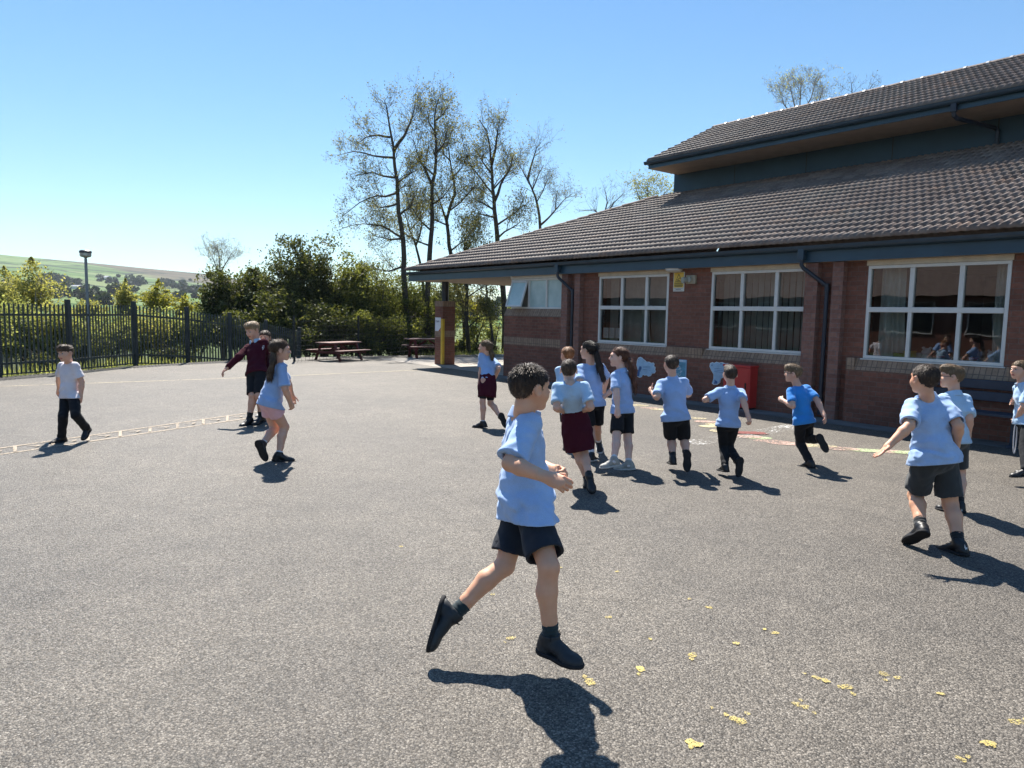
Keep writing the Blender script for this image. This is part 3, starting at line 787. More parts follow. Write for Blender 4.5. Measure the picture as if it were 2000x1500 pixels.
# ------------------------------------------------------------------ picnic tables
def picnic(loc, rz, label, s=1.0):
    t = empty('picnic_table', loc, rz); t.scale = (s, s, s); tag(t, label, 'picnic table', 'picnic tables by the trees')
    b = MB()
    for k in range(5): b.box(-.85, .85, -.36 + k * .146, -.36 + k * .146 + .136, .70, .74)
    b.build('tabletop', M['table_top'], t, bevel=.004)
    for sy in (-1, 1):
        b = MB()
        for k in range(2): b.box(-.85, .85, sy * (.62 + k * .13) - .06, sy * (.62 + k * .13) + .06, .43, .465)
        b.build('bench_seat', M['table_top'], t, bevel=.004)
        for sx in (-1, 1):
            MB().beam((sx * .58, sy * .30, .70), (sx * .58, sy * .62, 0), .045, .095, up=(1, 0, 0)).build('leg', M['table_red'], t)
    for sx in (-1, 1):
        b = MB(); b.box(sx * .58 - .047, sx * .58 - .005, -.78, .78, .335, .425); b.box(sx * .58 - .047, sx * .58 - .005, -.36, .36, .61, .70)
        b.build('cross_beam', M['table_red'], t)
        MB().beam((sx * .53, 0, .38), (sx * .06, 0, .66), .05, .07).build('brace', M['table_red'], t)
    return t
pa, pb_ = at(662, 703, 23.4), at(835, 702, 25.4)
picnic((pa.x, pa.y, -.07), R(62), 'dark red picnic table with pale worn top standing before the dark bushes', .9)
picnic((pb_.x, pb_.y, .0), R(22), 'dark red picnic table half hidden behind the brick pillar', .92)

# ------------------------------------------------------------------ things on the school wall
def wall_empty(name, x, z, y=PR, **k):
    o = empty(name, bw(x, y, z), BANG); tag(o, **k); return o
# yellow warning sign
WY = 0.0
o = wall_empty('warning_sign', 5.32, 2.13, WY, label='yellow warning sign with a black triangle between the two left classroom windows', cat='sign')
MB().box(-.135, .135, -.016, -.002, 0, .385).build('sign_plate', M['sign_white'], o, bevel=.004)
MB().box(-.120, .120, -.0185, -.0165, .075, .372).build('yellow_field', M['sign_yellow'], o)
t = MB(); Y0, Y1 = -.0225, -.019
def tri(cx, cz, r_): return [(cx - r_ * .80, cz - r_ * .5), (cx + r_ * .80, cz - r_ * .5), (cx, cz + r_ * 1.02)]
def ring2(mb, outer, inner):
    for i in range(len(outer)):
        j = (i + 1) % len(outer)
        mb.poly([(outer[i][0], Y1, outer[i][1]), (outer[j][0], Y1, outer[j][1]), (inner[j][0], Y1, inner[j][1]), (inner[i][0], Y1, inner[i][1])])
ring2(t, tri(0, .245, .105), tri(0, .243, .082))
t.poly([(-.045, Y1, .222), (-.038, Y1, .214), (.012, Y1, .246), (.03, Y1, .268), (.018, Y1, .27)]); t.poly([(-.04, Y1, .205), (.04, Y1, .205), (.03, Y1, .213), (0, Y1, .222)])
t.build('warning_triangle', M['sign_black'], o)
t = MB()
for z, w_ in ((.168, .105), (.150, .105), (.128, .10), (.112, .104), (.096, .085)): t.box(-w_, w_, -.0205, -.019, z - .0045, z + .0045)
t.box(-.11, .11, -.0205, -.0175, .02, .024); t.box(-.11, .11, -.0205, -.0175, .056, .060); t.box(-.07, .06, -.0205, -.0175, .036, .044)
t.build('sign_text', M['sign_black'], o)
# twin-headed floodlight
o = wall_empty('wall_lamp', 5.62, 2.27, WY, label='beige wall floodlight with round lens beside the yellow warning sign', cat='wall lamp')
MB().box(-.10, .13, -.06, -.002, 0, .17).build('casing', M['lamp_body'], o, bevel=.012)
MB().tube([(-.07, -.065, .08), (-.085, -.11, .075), (-.10, -.15, .07)], [.045, .058, .062], 16).build('lamp_head', M['lamp_lens'], o)
MB().tube([(.02, -.062, .085), (.01, -.10, .08)], [.045, .05], 16).build('lamp_head', M['lamp_lens'], o)
# bulkhead lamp under the eaves
o = wall_empty('dome_light', 5.28, 2.545, -.12, label='white dome light under the eaves above the yellow warning sign', cat='wall lamp')
MB().lathe((0, 0, -.05), [(.05, 0), (.12, .015), (.165, .04), (.17, .065)], 24).build('diffuser', M['upvc'], o)
MB().lathe((0, 0, .016), [(.18, 0), (.18, .012)], 24).build('mount_ring', M['soffit'], o)
# map-shaped boards
def cutout(name, x, z, sx, sz, pts, label, extra):
    o = wall_empty(name, x, z, PR, label=label, cat='wall board')
    P = [(a * sx, b * sz) for a, b in pts]
    m_ = MB(); m_.prism(P, (0, -.014, 0), (0, -.002, 0), (1, 0, 0), (0, 0, 1)); m_.build('board_panel', M['board_white'], o)
    cx = sum(a for a, b in P) / len(P); cz = sum(b for a, b in P) / len(P)
    Q = [(cx + (a - cx) * .93, cz + (b - cz) * .93) for a, b in P]
    m_ = MB(); m_.prism(Q, (0, -.018, 0), (0, -.0145, 0), (1, 0, 0), (0, 0, 1)); m_.build('board_face', M['board_blue'], o)
    m_ = MB(); extra(m_); m_.build('board_print', M['board_dark'], o); return o
MAP = [(.10, .95), (.2, 1.0), (.3, .96), (.36, .90), (.45, .86), (.5, .80), (.66, .80), (.74, .76), (.86, .78), (.92, .72), (.9, .62), (.98, .56), (.96, .46), (1.0, .38), (.94, .28), (.82, .26), (.76, .14), (.64, .10), (.55, .16), (.45, .13), (.36, .16), (.30, .04), (.2, 0), (.10, .04), (.08, .16), (.14, .3), (.08, .42), (.02, .6), (.04, .8)]
def ex1(m_):
    m_.prism([(.05, .04), (.10, .02), (.12, .14), (.14, .24), (.11, .25), (.06, .14)], (0, -.021, 0), (0, -.0185, 0), (1, 0, 0), (0, 0, 1))
    m_.prism([(.13, .12), (.16, .20), (.16, .24), (.13, .22)], (0, -.021, 0), (0, -.0185, 0), (1, 0, 0), (0, 0, 1))
    for z in (.22, .245, .18): m_.box(.20, .40, -.0205, -.0185, z, z + .006)
    for x, z in ((.06, .38), (.30, .34), (.50, .27), (.44, .12)): m_.box(x, x + .015, -.0205, -.0185, z, z + .015)
cutout('wall_board', 4.37, .34, .54, .44, MAP, 'pale blue map shaped board on the brick below the left classroom window', ex1)
MAP2 = [(.02, .92), (.12, .97), (.2, .94), (.3, 1.0), (.42, .97), (.55, 1.0), (.68, .96), (.8, .98), (.95, .90), (1, .7), (.92, .5), (.7, .42), (.55, .3), (.5, .12), (.38, .02), (.22, .0), (.14, .06), (.2, .25), (.2, .45), (.08, .62), (0, .78)]
def ex2(m_):
    for x, z in ((.05, .36), (.25, .40), (.13, .08)): m_.box(x, x + .02, -.0205, -.0185, z, z + .02)
    for z in (.28, .31, .25): m_.box(.12, .34, -.0205, -.0185, z, z + .006)
    m_.prism([(.12, .02), (.2, .03), (.19, .08), (.14, .09)], (0, -.021, 0), (0, -.0185, 0), (1, 0, 0), (0, 0, 1))
cutout('wall_board', 6.22, .36, .50, .44, MAP2, 'pale blue wavy edged board beside the red cabinet on the brick wall', ex2)
o = wall_empty('wall_board', 5.32, .34, PR, label='square teal board with white swirls on the brick between the two map boards', cat='wall board')
MB().box(0, .36, -.016, -.002, 0, .45).build('board_panel', M['board_blue'], o)
MB().box(.015, .345, -.0185, -.0165, .015, .40).build('board_face', M['board_teal'], o)
sw = MB()
for k in range(16):
    cx, cz, r_ = rng.uniform(.05, .30), rng.uniform(.05, .36), rng.uniform(.012, .035); a0_ = rng.uniform(0, 6)
    arc = [(cx + r_ * math.cos(a0_ + t * .5), cz + r_ * math.sin(a0_ + t * .5)) for t in range(9)]
    for i in range(8):
        (xa, za), (xb, zb) = arc[i], arc[i + 1]; ux, uz = (xa - cx) / r_, (za - cz) / r_; vx, vz = (xb - cx) / r_, (zb - cz) / r_; tk = .007
        sw.poly([(xa, -.0205, za), (xb, -.0205, zb), (xb + vx * tk, -.0205, zb + vz * tk), (xa + ux * tk, -.0205, za + uz * tk)])
sw.box(.10, .28, -.0205, -.0185, .415, .435); sw.build('board_print', M['board_white'], o)
# red cabinet
o = empty('storage_cabinet', bw(6.70, PR - .004, 0), BANG); tag(o, 'bright red storage cabinet standing against the brick wall behind the running boys', 'cabinet')
MB().box(0, .56, -.24, 0, .03, .75).build('cabinet_body', M['red_plastic'], o, bevel=.014)
MB().box(-.012, .572, -.255, 0, .752, .79).build('lid', M['red_plastic'], o, bevel=.008)
MB().box(.03, .53, -.246, -.241, .08, .70).build('cabinet_door', M['red_plastic'], o, bevel=.002)
MB().box(.47, .49, -.266, -.247, .36, .48).build('handle', M['sign_black'], o, bevel=.003)
MB().box(.03, .53, -.22, -.02, 0, .029).build('cabinet_foot', M['sign_black'], o)
# bench under the right window
o = empty('bench', bw(9.95, -.24, 0), BANG); tag(o, 'dark slate plastic bench with slatted back under the right classroom window', 'bench')
for z0 in (.56, .72): MB().box(0, 1.62, -.02, .02, z0, z0 + .125).build('back_slat', M['bench'], o, bevel=.008)
g = MB()
for k in range(3): g.box(0, 1.62, -.42 + k * .125, -.42 + k * .125 + .115, .40, .435)
g.build('seat', M['bench'], o, bevel=.006)
for x in (.22, 1.34):
    MB().box(x, x + .08, -.40, -.05, .0, .04).box(x + .005, x + .075, -.30, -.18, .04, .40).build('leg', M['bench'], o, bevel=.006)
    MB().beam((x + .04, .0, .30), (x + .04, .03, .84), .06, .03, up=(1, 0, 0)).build('back_post', M['bench'], o)
# year sign on the pillar
o = empty('year_sign', bw(px0 + .03, py0 - .003, 1.04), BANG); tag(o, 'white paper sign reading YEAR 1 on the brick pillar', 'sign')
MB().box(0, .32, -.008, -.001, 0, .42).build('sign_sheet', M['paper'], o)
def text(body, size, loc, m, parent, name='lettering'):
    c = bpy.data.curves.new(name, 'FONT'); c.body = body; c.size = size; c.align_x = 'CENTER'; c.extrude = .001
    ob = bpy.data.objects.new(name, c); COL.objects.link(ob); ob.location = loc; ob.rotation_euler = (R(90), 0, 0)
    dg = bpy.context.evaluated_depsgraph_get(); me = bpy.data.meshes.new_from_object(ob.evaluated_get(dg)); mw = ob.matrix_basis.copy()
    bpy.data.objects.remove(ob); me.transform(mw); me.materials.clear(); me.materials.append(m); return link(name, me, parent)
text('YEAR 1', .088, (.16, -.0095, .27), M['ink'], o)
q = MB(); q.poly([(.32, -.0092, .12), (.32, -.0092, .0), (.19, -.0092, .0), (.25, -.0092, .05)]); q.build('printed_corner', M['orange_ink'], o)

# papers taped inside the left classroom window, blinds, curtains, things on the sills
for k in range(3):
    x = 3.10 + .09 + k * .185
    o = empty('paper_notice', bw(x, .075, 1.13), BANG); tag(o, ('first', 'middle', 'last')[k] + ' of three white notices taped inside the left classroom window', 'notice', 'notices in the left classroom window')
    MB().box(0, .155, 0, .002, 0, .225).build('sheet', M['paper'], o)
    g = MB(); z = .20
    while z > .03: g.box(.015, .015 + rng.uniform(.08, .125), -.0012, -.0004, z, z + .004); z -= .016
    g.build('printed_lines', M['galv'], o)
def blinds(a, b, y, z0, z1, label, sp=.11, ang=62, skip=()):
    o = empty('vertical_blind', bw(a, y, 0), BANG); tag(o, label, 'blind'); g = MB(); n = int((b - a) / sp)
    for k in range(n):
        if k in skip: continue
        an = R(ang + rng.uniform(-9, 9)); c = k * sp + .04; dx, dy = math.cos(an) * .052, math.sin(an) * .052
        g.poly([(c - dx, -dy, z0), (c + dx, dy, z0), (c + dx, dy, z1), (c - dx, -dy, z1)])
    g.build('vane', M['blind'], o); MB().box(0, b - a, -.025, .025, z1, z1 + .04).build('head_rail', M['upvc'], o)
blinds(3.14, 5.04, .36, 1.05, 2.46, 'pale vertical blind slats hanging inside the left classroom window', skip=(2, 3))
blinds(6.14, 8.05, .36, 1.05, 2.46, 'pale vertical blind slats hanging inside the middle classroom window', .125)
def curtain(a, b, y, z0, z1, label, lean=0.0):
    o = empty('curtain', bw(a, y, 0), BANG); tag(o, label, 'curtain'); n = 36; V = []; F = []
    for i in range(n + 1):
        t = i / n; x = t * (b - a); dy = .035 * math.sin(t * 30) + .015 * math.sin(t * 71)
        V += [(x * 1.12 + lean, dy * 1.3, z0), (x, dy, (z0 + z1) / 2), (x * .95, dy * .8, z1)]
    for i in range(n):
        for k in range(2): F.append((i * 3 + k, i * 3 + 3 + k, i * 3 + 4 + k, i * 3 + 1 + k))
    MB().add(V, F).build('drape', M['curtain'], o, smooth=True); MB().box(-.02, b - a + .06, -.012, .012, z1, z1 + .024).build('curtain_rod', M['upvc'], o)
curtain(9.13, 9.52, .30, 1.0, 2.46, 'white curtain drawn to the left side inside the right classroom window')
curtain(10.72, 10.95, .30, 1.0, 2.46, 'white curtain gathered at the right side inside the right classroom window', .02)
curtain(4.12, 4.36, .28, 1.04, 1.85, 'short white curtain hanging in the left classroom window', .04)
def sill_thing(name, x, label, cat, build):
    o = empty(name, bw(x, .32, .972), BANG); tag(o, label, cat); build(o)
M['toy_red'] = plain('toy_red', (.45, .06, .05)); M['toy_yellow'] = plain('toy_yellow', (.60, .52, .12)); M['toy_white'] = plain('toy_white', (.7, .7, .72)); M['toy_brown'] = plain('toy_brown', (.26, .17, .12))
M['toy_orange'] = plain('toy_orange', (.5, .2, .06)); M['toy_grey'] = plain('toy_grey', (.3, .32, .34)); M['toy_green'] = plain('toy_green', (.3, .36, .08))
def tub(m, w_=.09, h_=.16, lid=None):
    def f(o):
        MB().lathe((0, 0, 0), [(w_ * .85, 0), (w_, .02), (w_, h_), (w_ * .9, h_)], 18).build('tub', M[m], o)
        MB().lathe((0, 0, h_), [(w_ * 1.06, 0), (w_ * 1.06, .025), (w_ * .9, .03)], 18).build('lid', M[lid or m], o)
    return f
def soft(m, m2):
    def f(o):
        g = MB(); g.lathe((0, 0, 0), [(.05, 0), (.085, .03), (.09, .08), (.06, .14), (.05, .15)], 16); g.lathe((0, 0, .13), [(.03, 0), (.065, .03), (.07, .07), (.045, .115), (.01, .125)], 16)
        g.build('toy_body', M[m], o, smooth=True)
        for sx in (-1, 1):
            MB().lathe((sx * .05, 0, .235), [(.01, 0), (.026, .012), (.022, .03), (.004, .04)], 10).build('ear', M[m2], o, smooth=True)
            MB().tube([(sx * .05, -.05, .05), (sx * .07, -.11, .03)], [.032, .03], 10).build('toy_leg', M[m2], o)
    return f
def car(o):
    g = MB(); g.prism([(-.15, .03), (.15, .03), (.155, .07), (.08, .085), (.04, .13), (-.06, .13), (-.10, .085), (-.15, .08)], (0, -.06, 0), (0, .06, 0), (1, 0, 0), (0, 0, 1)); g.build('toy_body', M['toy_white'], o, bevel=.006)
    MB().prism([(-.08, .087), (.065, .087), (.035, .122), (-.055, .122)], (0, -.063, 0), (0, .063, 0), (1, 0, 0), (0, 0, 1)).build('toy_glazing', M['sign_black'], o)
    for x in (-.09, .09):
        for y in (-.06, .05): MB().tube([(x, y - .008, .03), (x, y + .014, .03)], .03, 14).build('wheel', M['sign_black'], o)
for a in ((9.48, 'green toy tub standing on the right classroom window sill', tub('toy_green', .10, .13)), (9.62, 'yellow toy tub next to the green tub on the classroom window sill', tub('toy_yellow', .09, .17)), (9.78, 'small grey tub on the right classroom window sill behind the left pane', tub('toy_grey', .06, .15)),
          (9.66 - .0, None, None), (10.03, 'grey pencil tub with red lid right of the white soft toy on the sill', tub('toy_grey', .08, .12, 'toy_red'))):
    if a[1]: sill_thing('toy_tub', a[0], a[1], 'tub', a[2])
sill_thing('soft_toy', 9.86, 'white fluffy soft toy on the sill behind the middle pane of the right window', 'soft toy', soft('toy_white', 'toy_white'))
sill_thing('toy_car', 10.30, 'white toy car parked on the right classroom window sill', 'toy car', car)
sill_thing('soft_toy', 10.62, 'brown soft toy seated beside the curtain in the right classroom window', 'soft toy', soft('toy_brown', 'toy_brown'))
sill_thing('soft_toy', 10.74, 'small white soft toy at the right end of the window sill', 'soft toy', soft('toy_white', 'toy_grey'))
sill_thing('toy_tub', 10.47, 'red orange play tub behind the right pane of the right classroom window', 'tub', tub('toy_orange', .10, .12, 'toy_red'))

# the brick wing across the playground, seen only as a mirror image in the panes
op = empty('brick_wing', bw(2, -25, 0), BANG); tag(op, 'low brick wing with a tiled roof mirrored in the classroom window panes', 'school building')
MB().box(-44, 14, -8, 0, 0, 2.7).build('wall', M['brick'], op)
g = MB(); g.poly([(-44.6, .5, 2.75), (14.6, .5, 2.75), (14.6, -4, 5.0), (-44.6, -4, 5.0)]); g.poly([(-44.6, -8.5, 2.75), (14.6, -8.5, 2.75), (14.6, -4, 5.0), (-44.6, -4, 5.0)]); g.build('roof', M['ridge'], op)
for k in range(16):
    x = -43.6 + k * 3.6; f_ = MB(); pane_frame(f_, x, x + 2.2, 1.0, 2.5, .0, .05); f_.box(x + 1.07, x + 1.13, 0, .05, 1.05, 2.45); wq = f_.build('window', M['upvc'], op); MB().box(x + .05, x + 2.15, .008, .014, 1.05, 2.45).build('pane', M['sign_black'], wq)
# ------------------------------------------------------------------ vegetation
M['holly'] = mat_leaf('dark_glossy_leaf', (.080, .100, .034), .5, .45, .62, (.20, .205, .075))
M['olive'] = mat_leaf('olive_leaf', (.145, .170, .055), .45, .58, .6, (.28, .29, .10))
M['spring'] = mat_leaf('pale_spring_leaf', (.32, .33, .14), .35, .6, .6, (.50, .47, .22))
M['spring2'] = mat_leaf('yellow_green_leaf', (.27, .28, .06), .4, .55, .6, (.42, .38, .10))
M['alder'] = mat_leaf('young_alder_leaf', (.19, .195, .080), .45, .55, .6, (.33, .29, .13))
M['hedge'] = mat_leaf('light_hedge_leaf', (.29, .33, .15), .35, .6, .6, (.44, .46, .25))
M['far_leaf'] = mat_leaf('distant_tree_leaf', (.030, .046, .020), .35, .2, .8)

def leaf_quads(C, size, rs, asp=.62, up=.0):
    """one folded diamond per centre, at random angles"""
    n = len(C); d = rs.normal(size=(n, 3)); d[:, 2] += up; d /= np.linalg.norm(d, axis=1)[:, None]
    q = rs.normal(size=(n, 3)); s = np.cross(d, q); s /= np.linalg.norm(s, axis=1)[:, None]
    nn = np.cross(s, d); L = (size * rs.uniform(.65, 1.35, n))[:, None]
    a = C - d * L * .5; b = C + d * L * .5; l = C + s * L * asp * .5 + nn * L * .12; r_ = C - s * L * asp * .5 + nn * L * .12
    V = np.stack([a, l, b, r_], 1).reshape(-1, 3); F = np.arange(n * 4).reshape(-1, 4)
    return V, F

def clump_points(cx, rx, ry, rz, n_clump, per, rs, sig=.16, shell=.55, low=.35):
    """leaf positions gathered in uneven clumps through the volume of a crown"""
    out = []
    for _ in range(n_clump):
        u = rs.normal(size=3); u /= np.linalg.norm(u); q = rs.uniform(0, 1) ** shell
        if u[2] < -low: u[2] *= .5
        k = 1 + .22 * math.sin(3.1 * math.atan2(u[1], u[0]) + cx[0] * 3) + .16 * math.sin(5.3 * u[2] + cx[1])
        c = np.array(cx) + np.array([rx, ry, rz]) * u * q * k
        m = int(per * rs.uniform(.4, 1.6)); s = sig * rs.uniform(.5, 1.5) * (rx + ry + rz) / 3
        out.append(c + rs.normal(size=(m, 3)) * s * np.array([1, 1, .8]))
    return np.concatenate(out)

def shrub(name, px, ytop, ybot, hw, Y, leaf, size, label, group, n_clump=90, per=110, bark='bark', seed=1, depth=.8, stems=5, sig=.13, spire=0, cat='shrub'):
    rs = np.random.default_rng(seed); t = at(px, ytop, Y); b = at(px, ybot, Y); w_ = hw / FPX * Y; h = t.z - b.z
    gz_ = min(0, tz(t.x, t.y)); o = empty(name, (t.x, t.y, gz_)); tag(o, label, cat, group)
    c = np.array([0, 0, (t.z + b.z) / 2 - gz_]); pts = clump_points(c, w_, w_ * depth, h / 2, n_clump, per, rs, sig)
    if spire:
        k = rs.uniform(0, 1, (spire, 1)); k = k ** 1.5
        sp2 = np.concatenate([rs.normal(size=(spire, 2)) * w_ * .55 * (1.02 - k), c[2] + h * .1 + k * h * .55], 1); pts = np.concatenate([pts, sp2])
    pts = pts[pts[:, 2] > .02]
    V, F = leaf_quads(pts, size, rs); np_mesh('crown', V, F, M[leaf], o, smooth=False)
    g = MB()
    for k in range(stems):
        a = rs.uniform(0, 6.28); rr = rs.uniform(.3, .8); e = (math.cos(a) * w_ * rr, math.sin(a) * w_ * rr * depth, c[2] + h * rs.uniform(.0, .35))
        m_ = (e[0] * .35 + rs.normal() * .08, e[1] * .35 + rs.normal() * .08, e[2] * .5)
        g.tube([(e[0] * .08, e[1] * .08, -.1), m_, e], [.05, .035, .012], 6)
        for _ in range(4):
            tt = rs.uniform(.4, 1); p = [m_[i] + (e[i] - m_[i]) * tt for i in range(3)]
            g.tube([p, [p[0] + rs.normal() * .3, p[1] + rs.normal() * .3, p[2] + rs.uniform(.1, .5)]], [.014, .005], 4)
    g.build('trunk', M[bark], o)
    return o

def branch_tree(name, trunks, limbs, Y, leaf, lsize, label, group=None, nleaf=2, twig=1.6, seed=1, r0=.15, bark='bark', dens=1.0, base_z=None, lmul=1.0, cat='tree', minz=0):
    """a tree grown on trunk and limb lines measured in the photo; limbs get their own depth, twigs and leaves grow from them"""
    rs = np.random.default_rng(seed); b0 = at(trunks[0][0][0], trunks[0][0][1], Y); gz_ = min(0., tz(b0.x, b0.y)) if base_z is None else base_z
    org = Vector((b0.x, b0.y, gz_)); o = empty(name, org); tag(o, label, cat, group); g = MB(); lv = []
    def path3(pl, Yo, bend):
        out = []
        for i, (x, y) in enumerate(pl):
            t = i / max(1, len(pl) - 1); out.append(at(x, y, Y + Yo * 0 + bend * t * t) - org)
        return out
    def smooth(p):
        q = [p[0]]
        for i in range(len(p) - 1):
            a, b = p[i], p[i + 1]; q.append(a.lerp(b, .5) + Vector(rs.normal(size=3) * .02 * (b - a).length)); q.append(b)
        return q
    def twigs(path, ra, rb, n, L0, level):
        segs = len(path) - 1
        for k in range(n):
            t = rs.uniform(.18 if level else .3, 1.0); f = t * segs; i = min(segs - 1, int(f)); p = path[i].lerp(path[i + 1], f - i)
            d = (path[i + 1] - path[i]).normalized(); v = Vector(rs.normal(size=3)); v = (v - d * v.dot(d)).normalized()
            dr = (d * rs.uniform(.3, .9) + v * .9 + Vector((0, 0, rs.uniform(.1, .7)))).normalized(); L = L0 * rs.uniform(.5, 1.25) * (1.1 - .4 * t)
            m_ = p + dr * L * .5 + Vector(rs.normal(size=3) * .05 * L); e = p + dr * L + Vector((0, 0, rs.uniform(-.05, .18) * L)) + Vector(rs.normal(size=3) * .08 * L)
            r_ = max(.004, (ra + (rb - ra) * t) * .5)
            g.tube([p, m_, e], [r_, r_ * .65, max(.003, r_ * .3)], 4 if level else 5, cap=False)
            if level < 2: twigs([p, m_, e], r_, r_ * .3, max(2, int((5 if level == 0 else 4) * dens)), L * .55, level + 1)
            if level >= 1:
                m2 = int(nleaf * rs.uniform(.4, 1.5))
                if m2: lv.append(np.array(e)[None] + (np.array(m_) - np.array(e))[None] * rs.uniform(-.1, .8, (m2, 1)) + rs.normal(size=(m2, 3)) * .11)
    for ti, pl in enumerate(trunks):
        p = path3(pl, 0, rs.uniform(-.6, .6) if ti else 0)
        if ti == 0: p = [Vector((p[0].x, p[0].y, -.2))] + p if p[0].z > .1 else p
        p = smooth(p); n = len(p); ra = r0 * (1 if ti == 0 else .55); rad = [max(.012, ra * (1 - .88 * (i / (n - 1)) ** .9)) for i in range(n)]
        g.tube(p, rad, 9); hi = [q for q in p if q.z > minz]
        if len(hi) > 2: twigs(hi, rad[len(p) - len(hi)] * .5, rad[-1], int(11 * dens * twig * (1 if ti == 0 else .8)), 1.25 * lmul, 0)
    for pl in limbs:
        p = smooth(path3(pl, 0, rs.uniform(-1.6, 1.6))); n = len(p); g.tube(p, [max(.01, r0 * .34 * (1 - .8 * i / (n - 1))) for i in range(n)], 6)
        twigs(p, r0 * .2, .01, int(10 * dens * twig), 1.0 * lmul, 0)
    g.build('trunk', M[bark], o, smooth=True, uv=False)
    if lv:
        V, F = leaf_quads(np.concatenate(lv), lsize * .85, rs, .7); np_mesh('crown', V, F, M[leaf], o, smooth=False)
    return o

AL = 'young alders standing behind the canopy end of the school'
branch_tree('alder_tree', [[(790, 690), (790, 560), (789, 500), (784, 445), (777, 384), (771, 326), (769, 292), (762, 254), (757, 222), (751, 196)], [(769, 294), (790, 265), (805, 230), (812, 198)]],
            [[(770, 308), (742, 306), (715, 300), (690, 296), (664, 302)], [(762, 268), (740, 264), (715, 268), (694, 282)], [(772, 347), (750, 344), (727, 336), (690, 344)], [(775, 377), (752, 384), (737, 382), (702, 396), (667, 424)], [(777, 398), (745, 405), (718, 402)], [(785, 464), (765, 452), (745, 441), (710, 437), (662, 449)], [(786, 466), (760, 468), (735, 462)], [(777, 357), (797, 342), (817, 330)], [(780, 420), (800, 405), (812, 380)], [(788, 520), (760, 530), (720, 520)]],
            30, 'alder', .075, 'tallest and leftmost alder, thin leaved with long arching branches on its left', AL, seed=21, r0=.15, dens=1.1, minz=2.5)
branch_tree('alder_tree', [[(838, 695), (838, 520), (841, 470), (844, 420), (844, 360), (851, 320), (852, 278), (849, 240), (851, 212), (862, 184)], [(844, 362), (830, 330), (815, 300), (806, 265)]],
            [[(842, 450), (820, 430), (800, 400), (790, 370)], [(844, 400), (865, 385), (885, 360)], [(845, 340), (825, 320), (812, 318)], [(851, 300), (868, 280), (872, 262)], [(852, 262), (838, 240), (833, 210)], [(851, 235), (866, 222), (874, 210)], [(840, 480), (815, 470), (795, 462)]],
            31, 'alder', .08, 'slender alder with a tall upright leader, second from the left', AL, seed=22, r0=.13, dens=1.1, minz=2.5)
branch_tree('alder_tree', [[(908, 704), (906, 600), (884, 520), (877, 480), (872, 430), (880, 400), (889, 378), (886, 350), (882, 330), (877, 296), (872, 270)], [(872, 430), (862, 400), (852, 370)]],
            [[(880, 410), (900, 395), (920, 372), (935, 360)], [(874, 440), (850, 430), (835, 410)], [(884, 345), (900, 330), (915, 300)], [(880, 315), (865, 300), (868, 270)], [(880, 490), (905, 470), (925, 462)]],
            32, 'alder', .08, 'leaning alder with a crooked trunk right of the upright one', AL, seed=23, r0=.12, dens=1.1, minz=2.5)
branch_tree('alder_tree', [[(984, 700), (982, 560), (972, 480), (968, 430), (965, 395), (962, 366), (960, 322), (957, 290), (950, 255), (936, 234)], [(960, 322), (968, 290), (972, 258), (974, 243)], [(965, 395), (978, 360), (996, 330), (1003, 300)]],
            [[(964, 380), (940, 350), (915, 320), (901, 262)], [(961, 340), (942, 315), (925, 290)], [(966, 410), (940, 395), (920, 385)], [(970, 440), (1000, 420), (1025, 400)], [(963, 370), (985, 345), (1000, 322)], [(968, 425), (945, 420), (925, 415)], [(972, 465), (1000, 445), (1020, 430)]],
            32, 'alder', .078, 'broad crowned alder standing just left of the roof hip', AL, seed=24, r0=.14, dens=1.15, minz=2.5)
branch_tree('alder_tree', [[(1058, 560), (1055, 446), (1050, 402), (1038, 366), (1025, 342), (1012, 318)], [(1030, 352), (1040, 315), (1048, 288), (1056, 280)], [(1055, 440), (1072, 425), (1085, 410), (1100, 392), (1118, 378)]],
            [[(1048, 395), (1062, 370), (1070, 350)], [(1040, 370), (1052, 340), (1062, 322)], [(1085, 410), (1086, 385), (1090, 372)]],
            33, 'alder', .06, 'nearly bare bent alder rising above the tiled hip', AL, nleaf=2, seed=25, r0=.10, dens=.8, minz=4)
branch_tree('alder_tree', [[(830, 690), (822, 520), (812, 480), (800, 450), (792, 420), (786, 400)], [(812, 480), (824, 440), (820, 410), (812, 390)]], [[(806, 465), (780, 450), (760, 440)], [(800, 450), (820, 430), (828, 412)]],
            33, 'alder', .08, 'short forked alder between the two leftmost alders', AL, seed=26, r0=.09, minz=2)
branch_tree('alder_tree', [[(962, 700), (957, 620), (950, 560), (935, 500), (925, 450)]], [[(952, 580), (930, 560), (905, 552)], [(956, 620), (935, 605), (915, 600)], [(948, 540), (965, 520), (975, 500)]],
            31, 'alder', .08, 'thin dark alder stem seen between the brick pillar and the wall', AL, nleaf=5, seed=27, r0=.07, minz=1)
branch_tree('alder_tree', [[(917, 704), (912, 560), (905, 500), (912, 450)]], [[(913, 610), (895, 590), (880, 585)], [(913, 580), (935, 565), (948, 560)], [(914, 640), (935, 620), (950, 615)]],
            29, 'alder', .08, 'straight dark alder stem just right of the brick pillar', AL, nleaf=5, seed=28, r0=.10, minz=1)

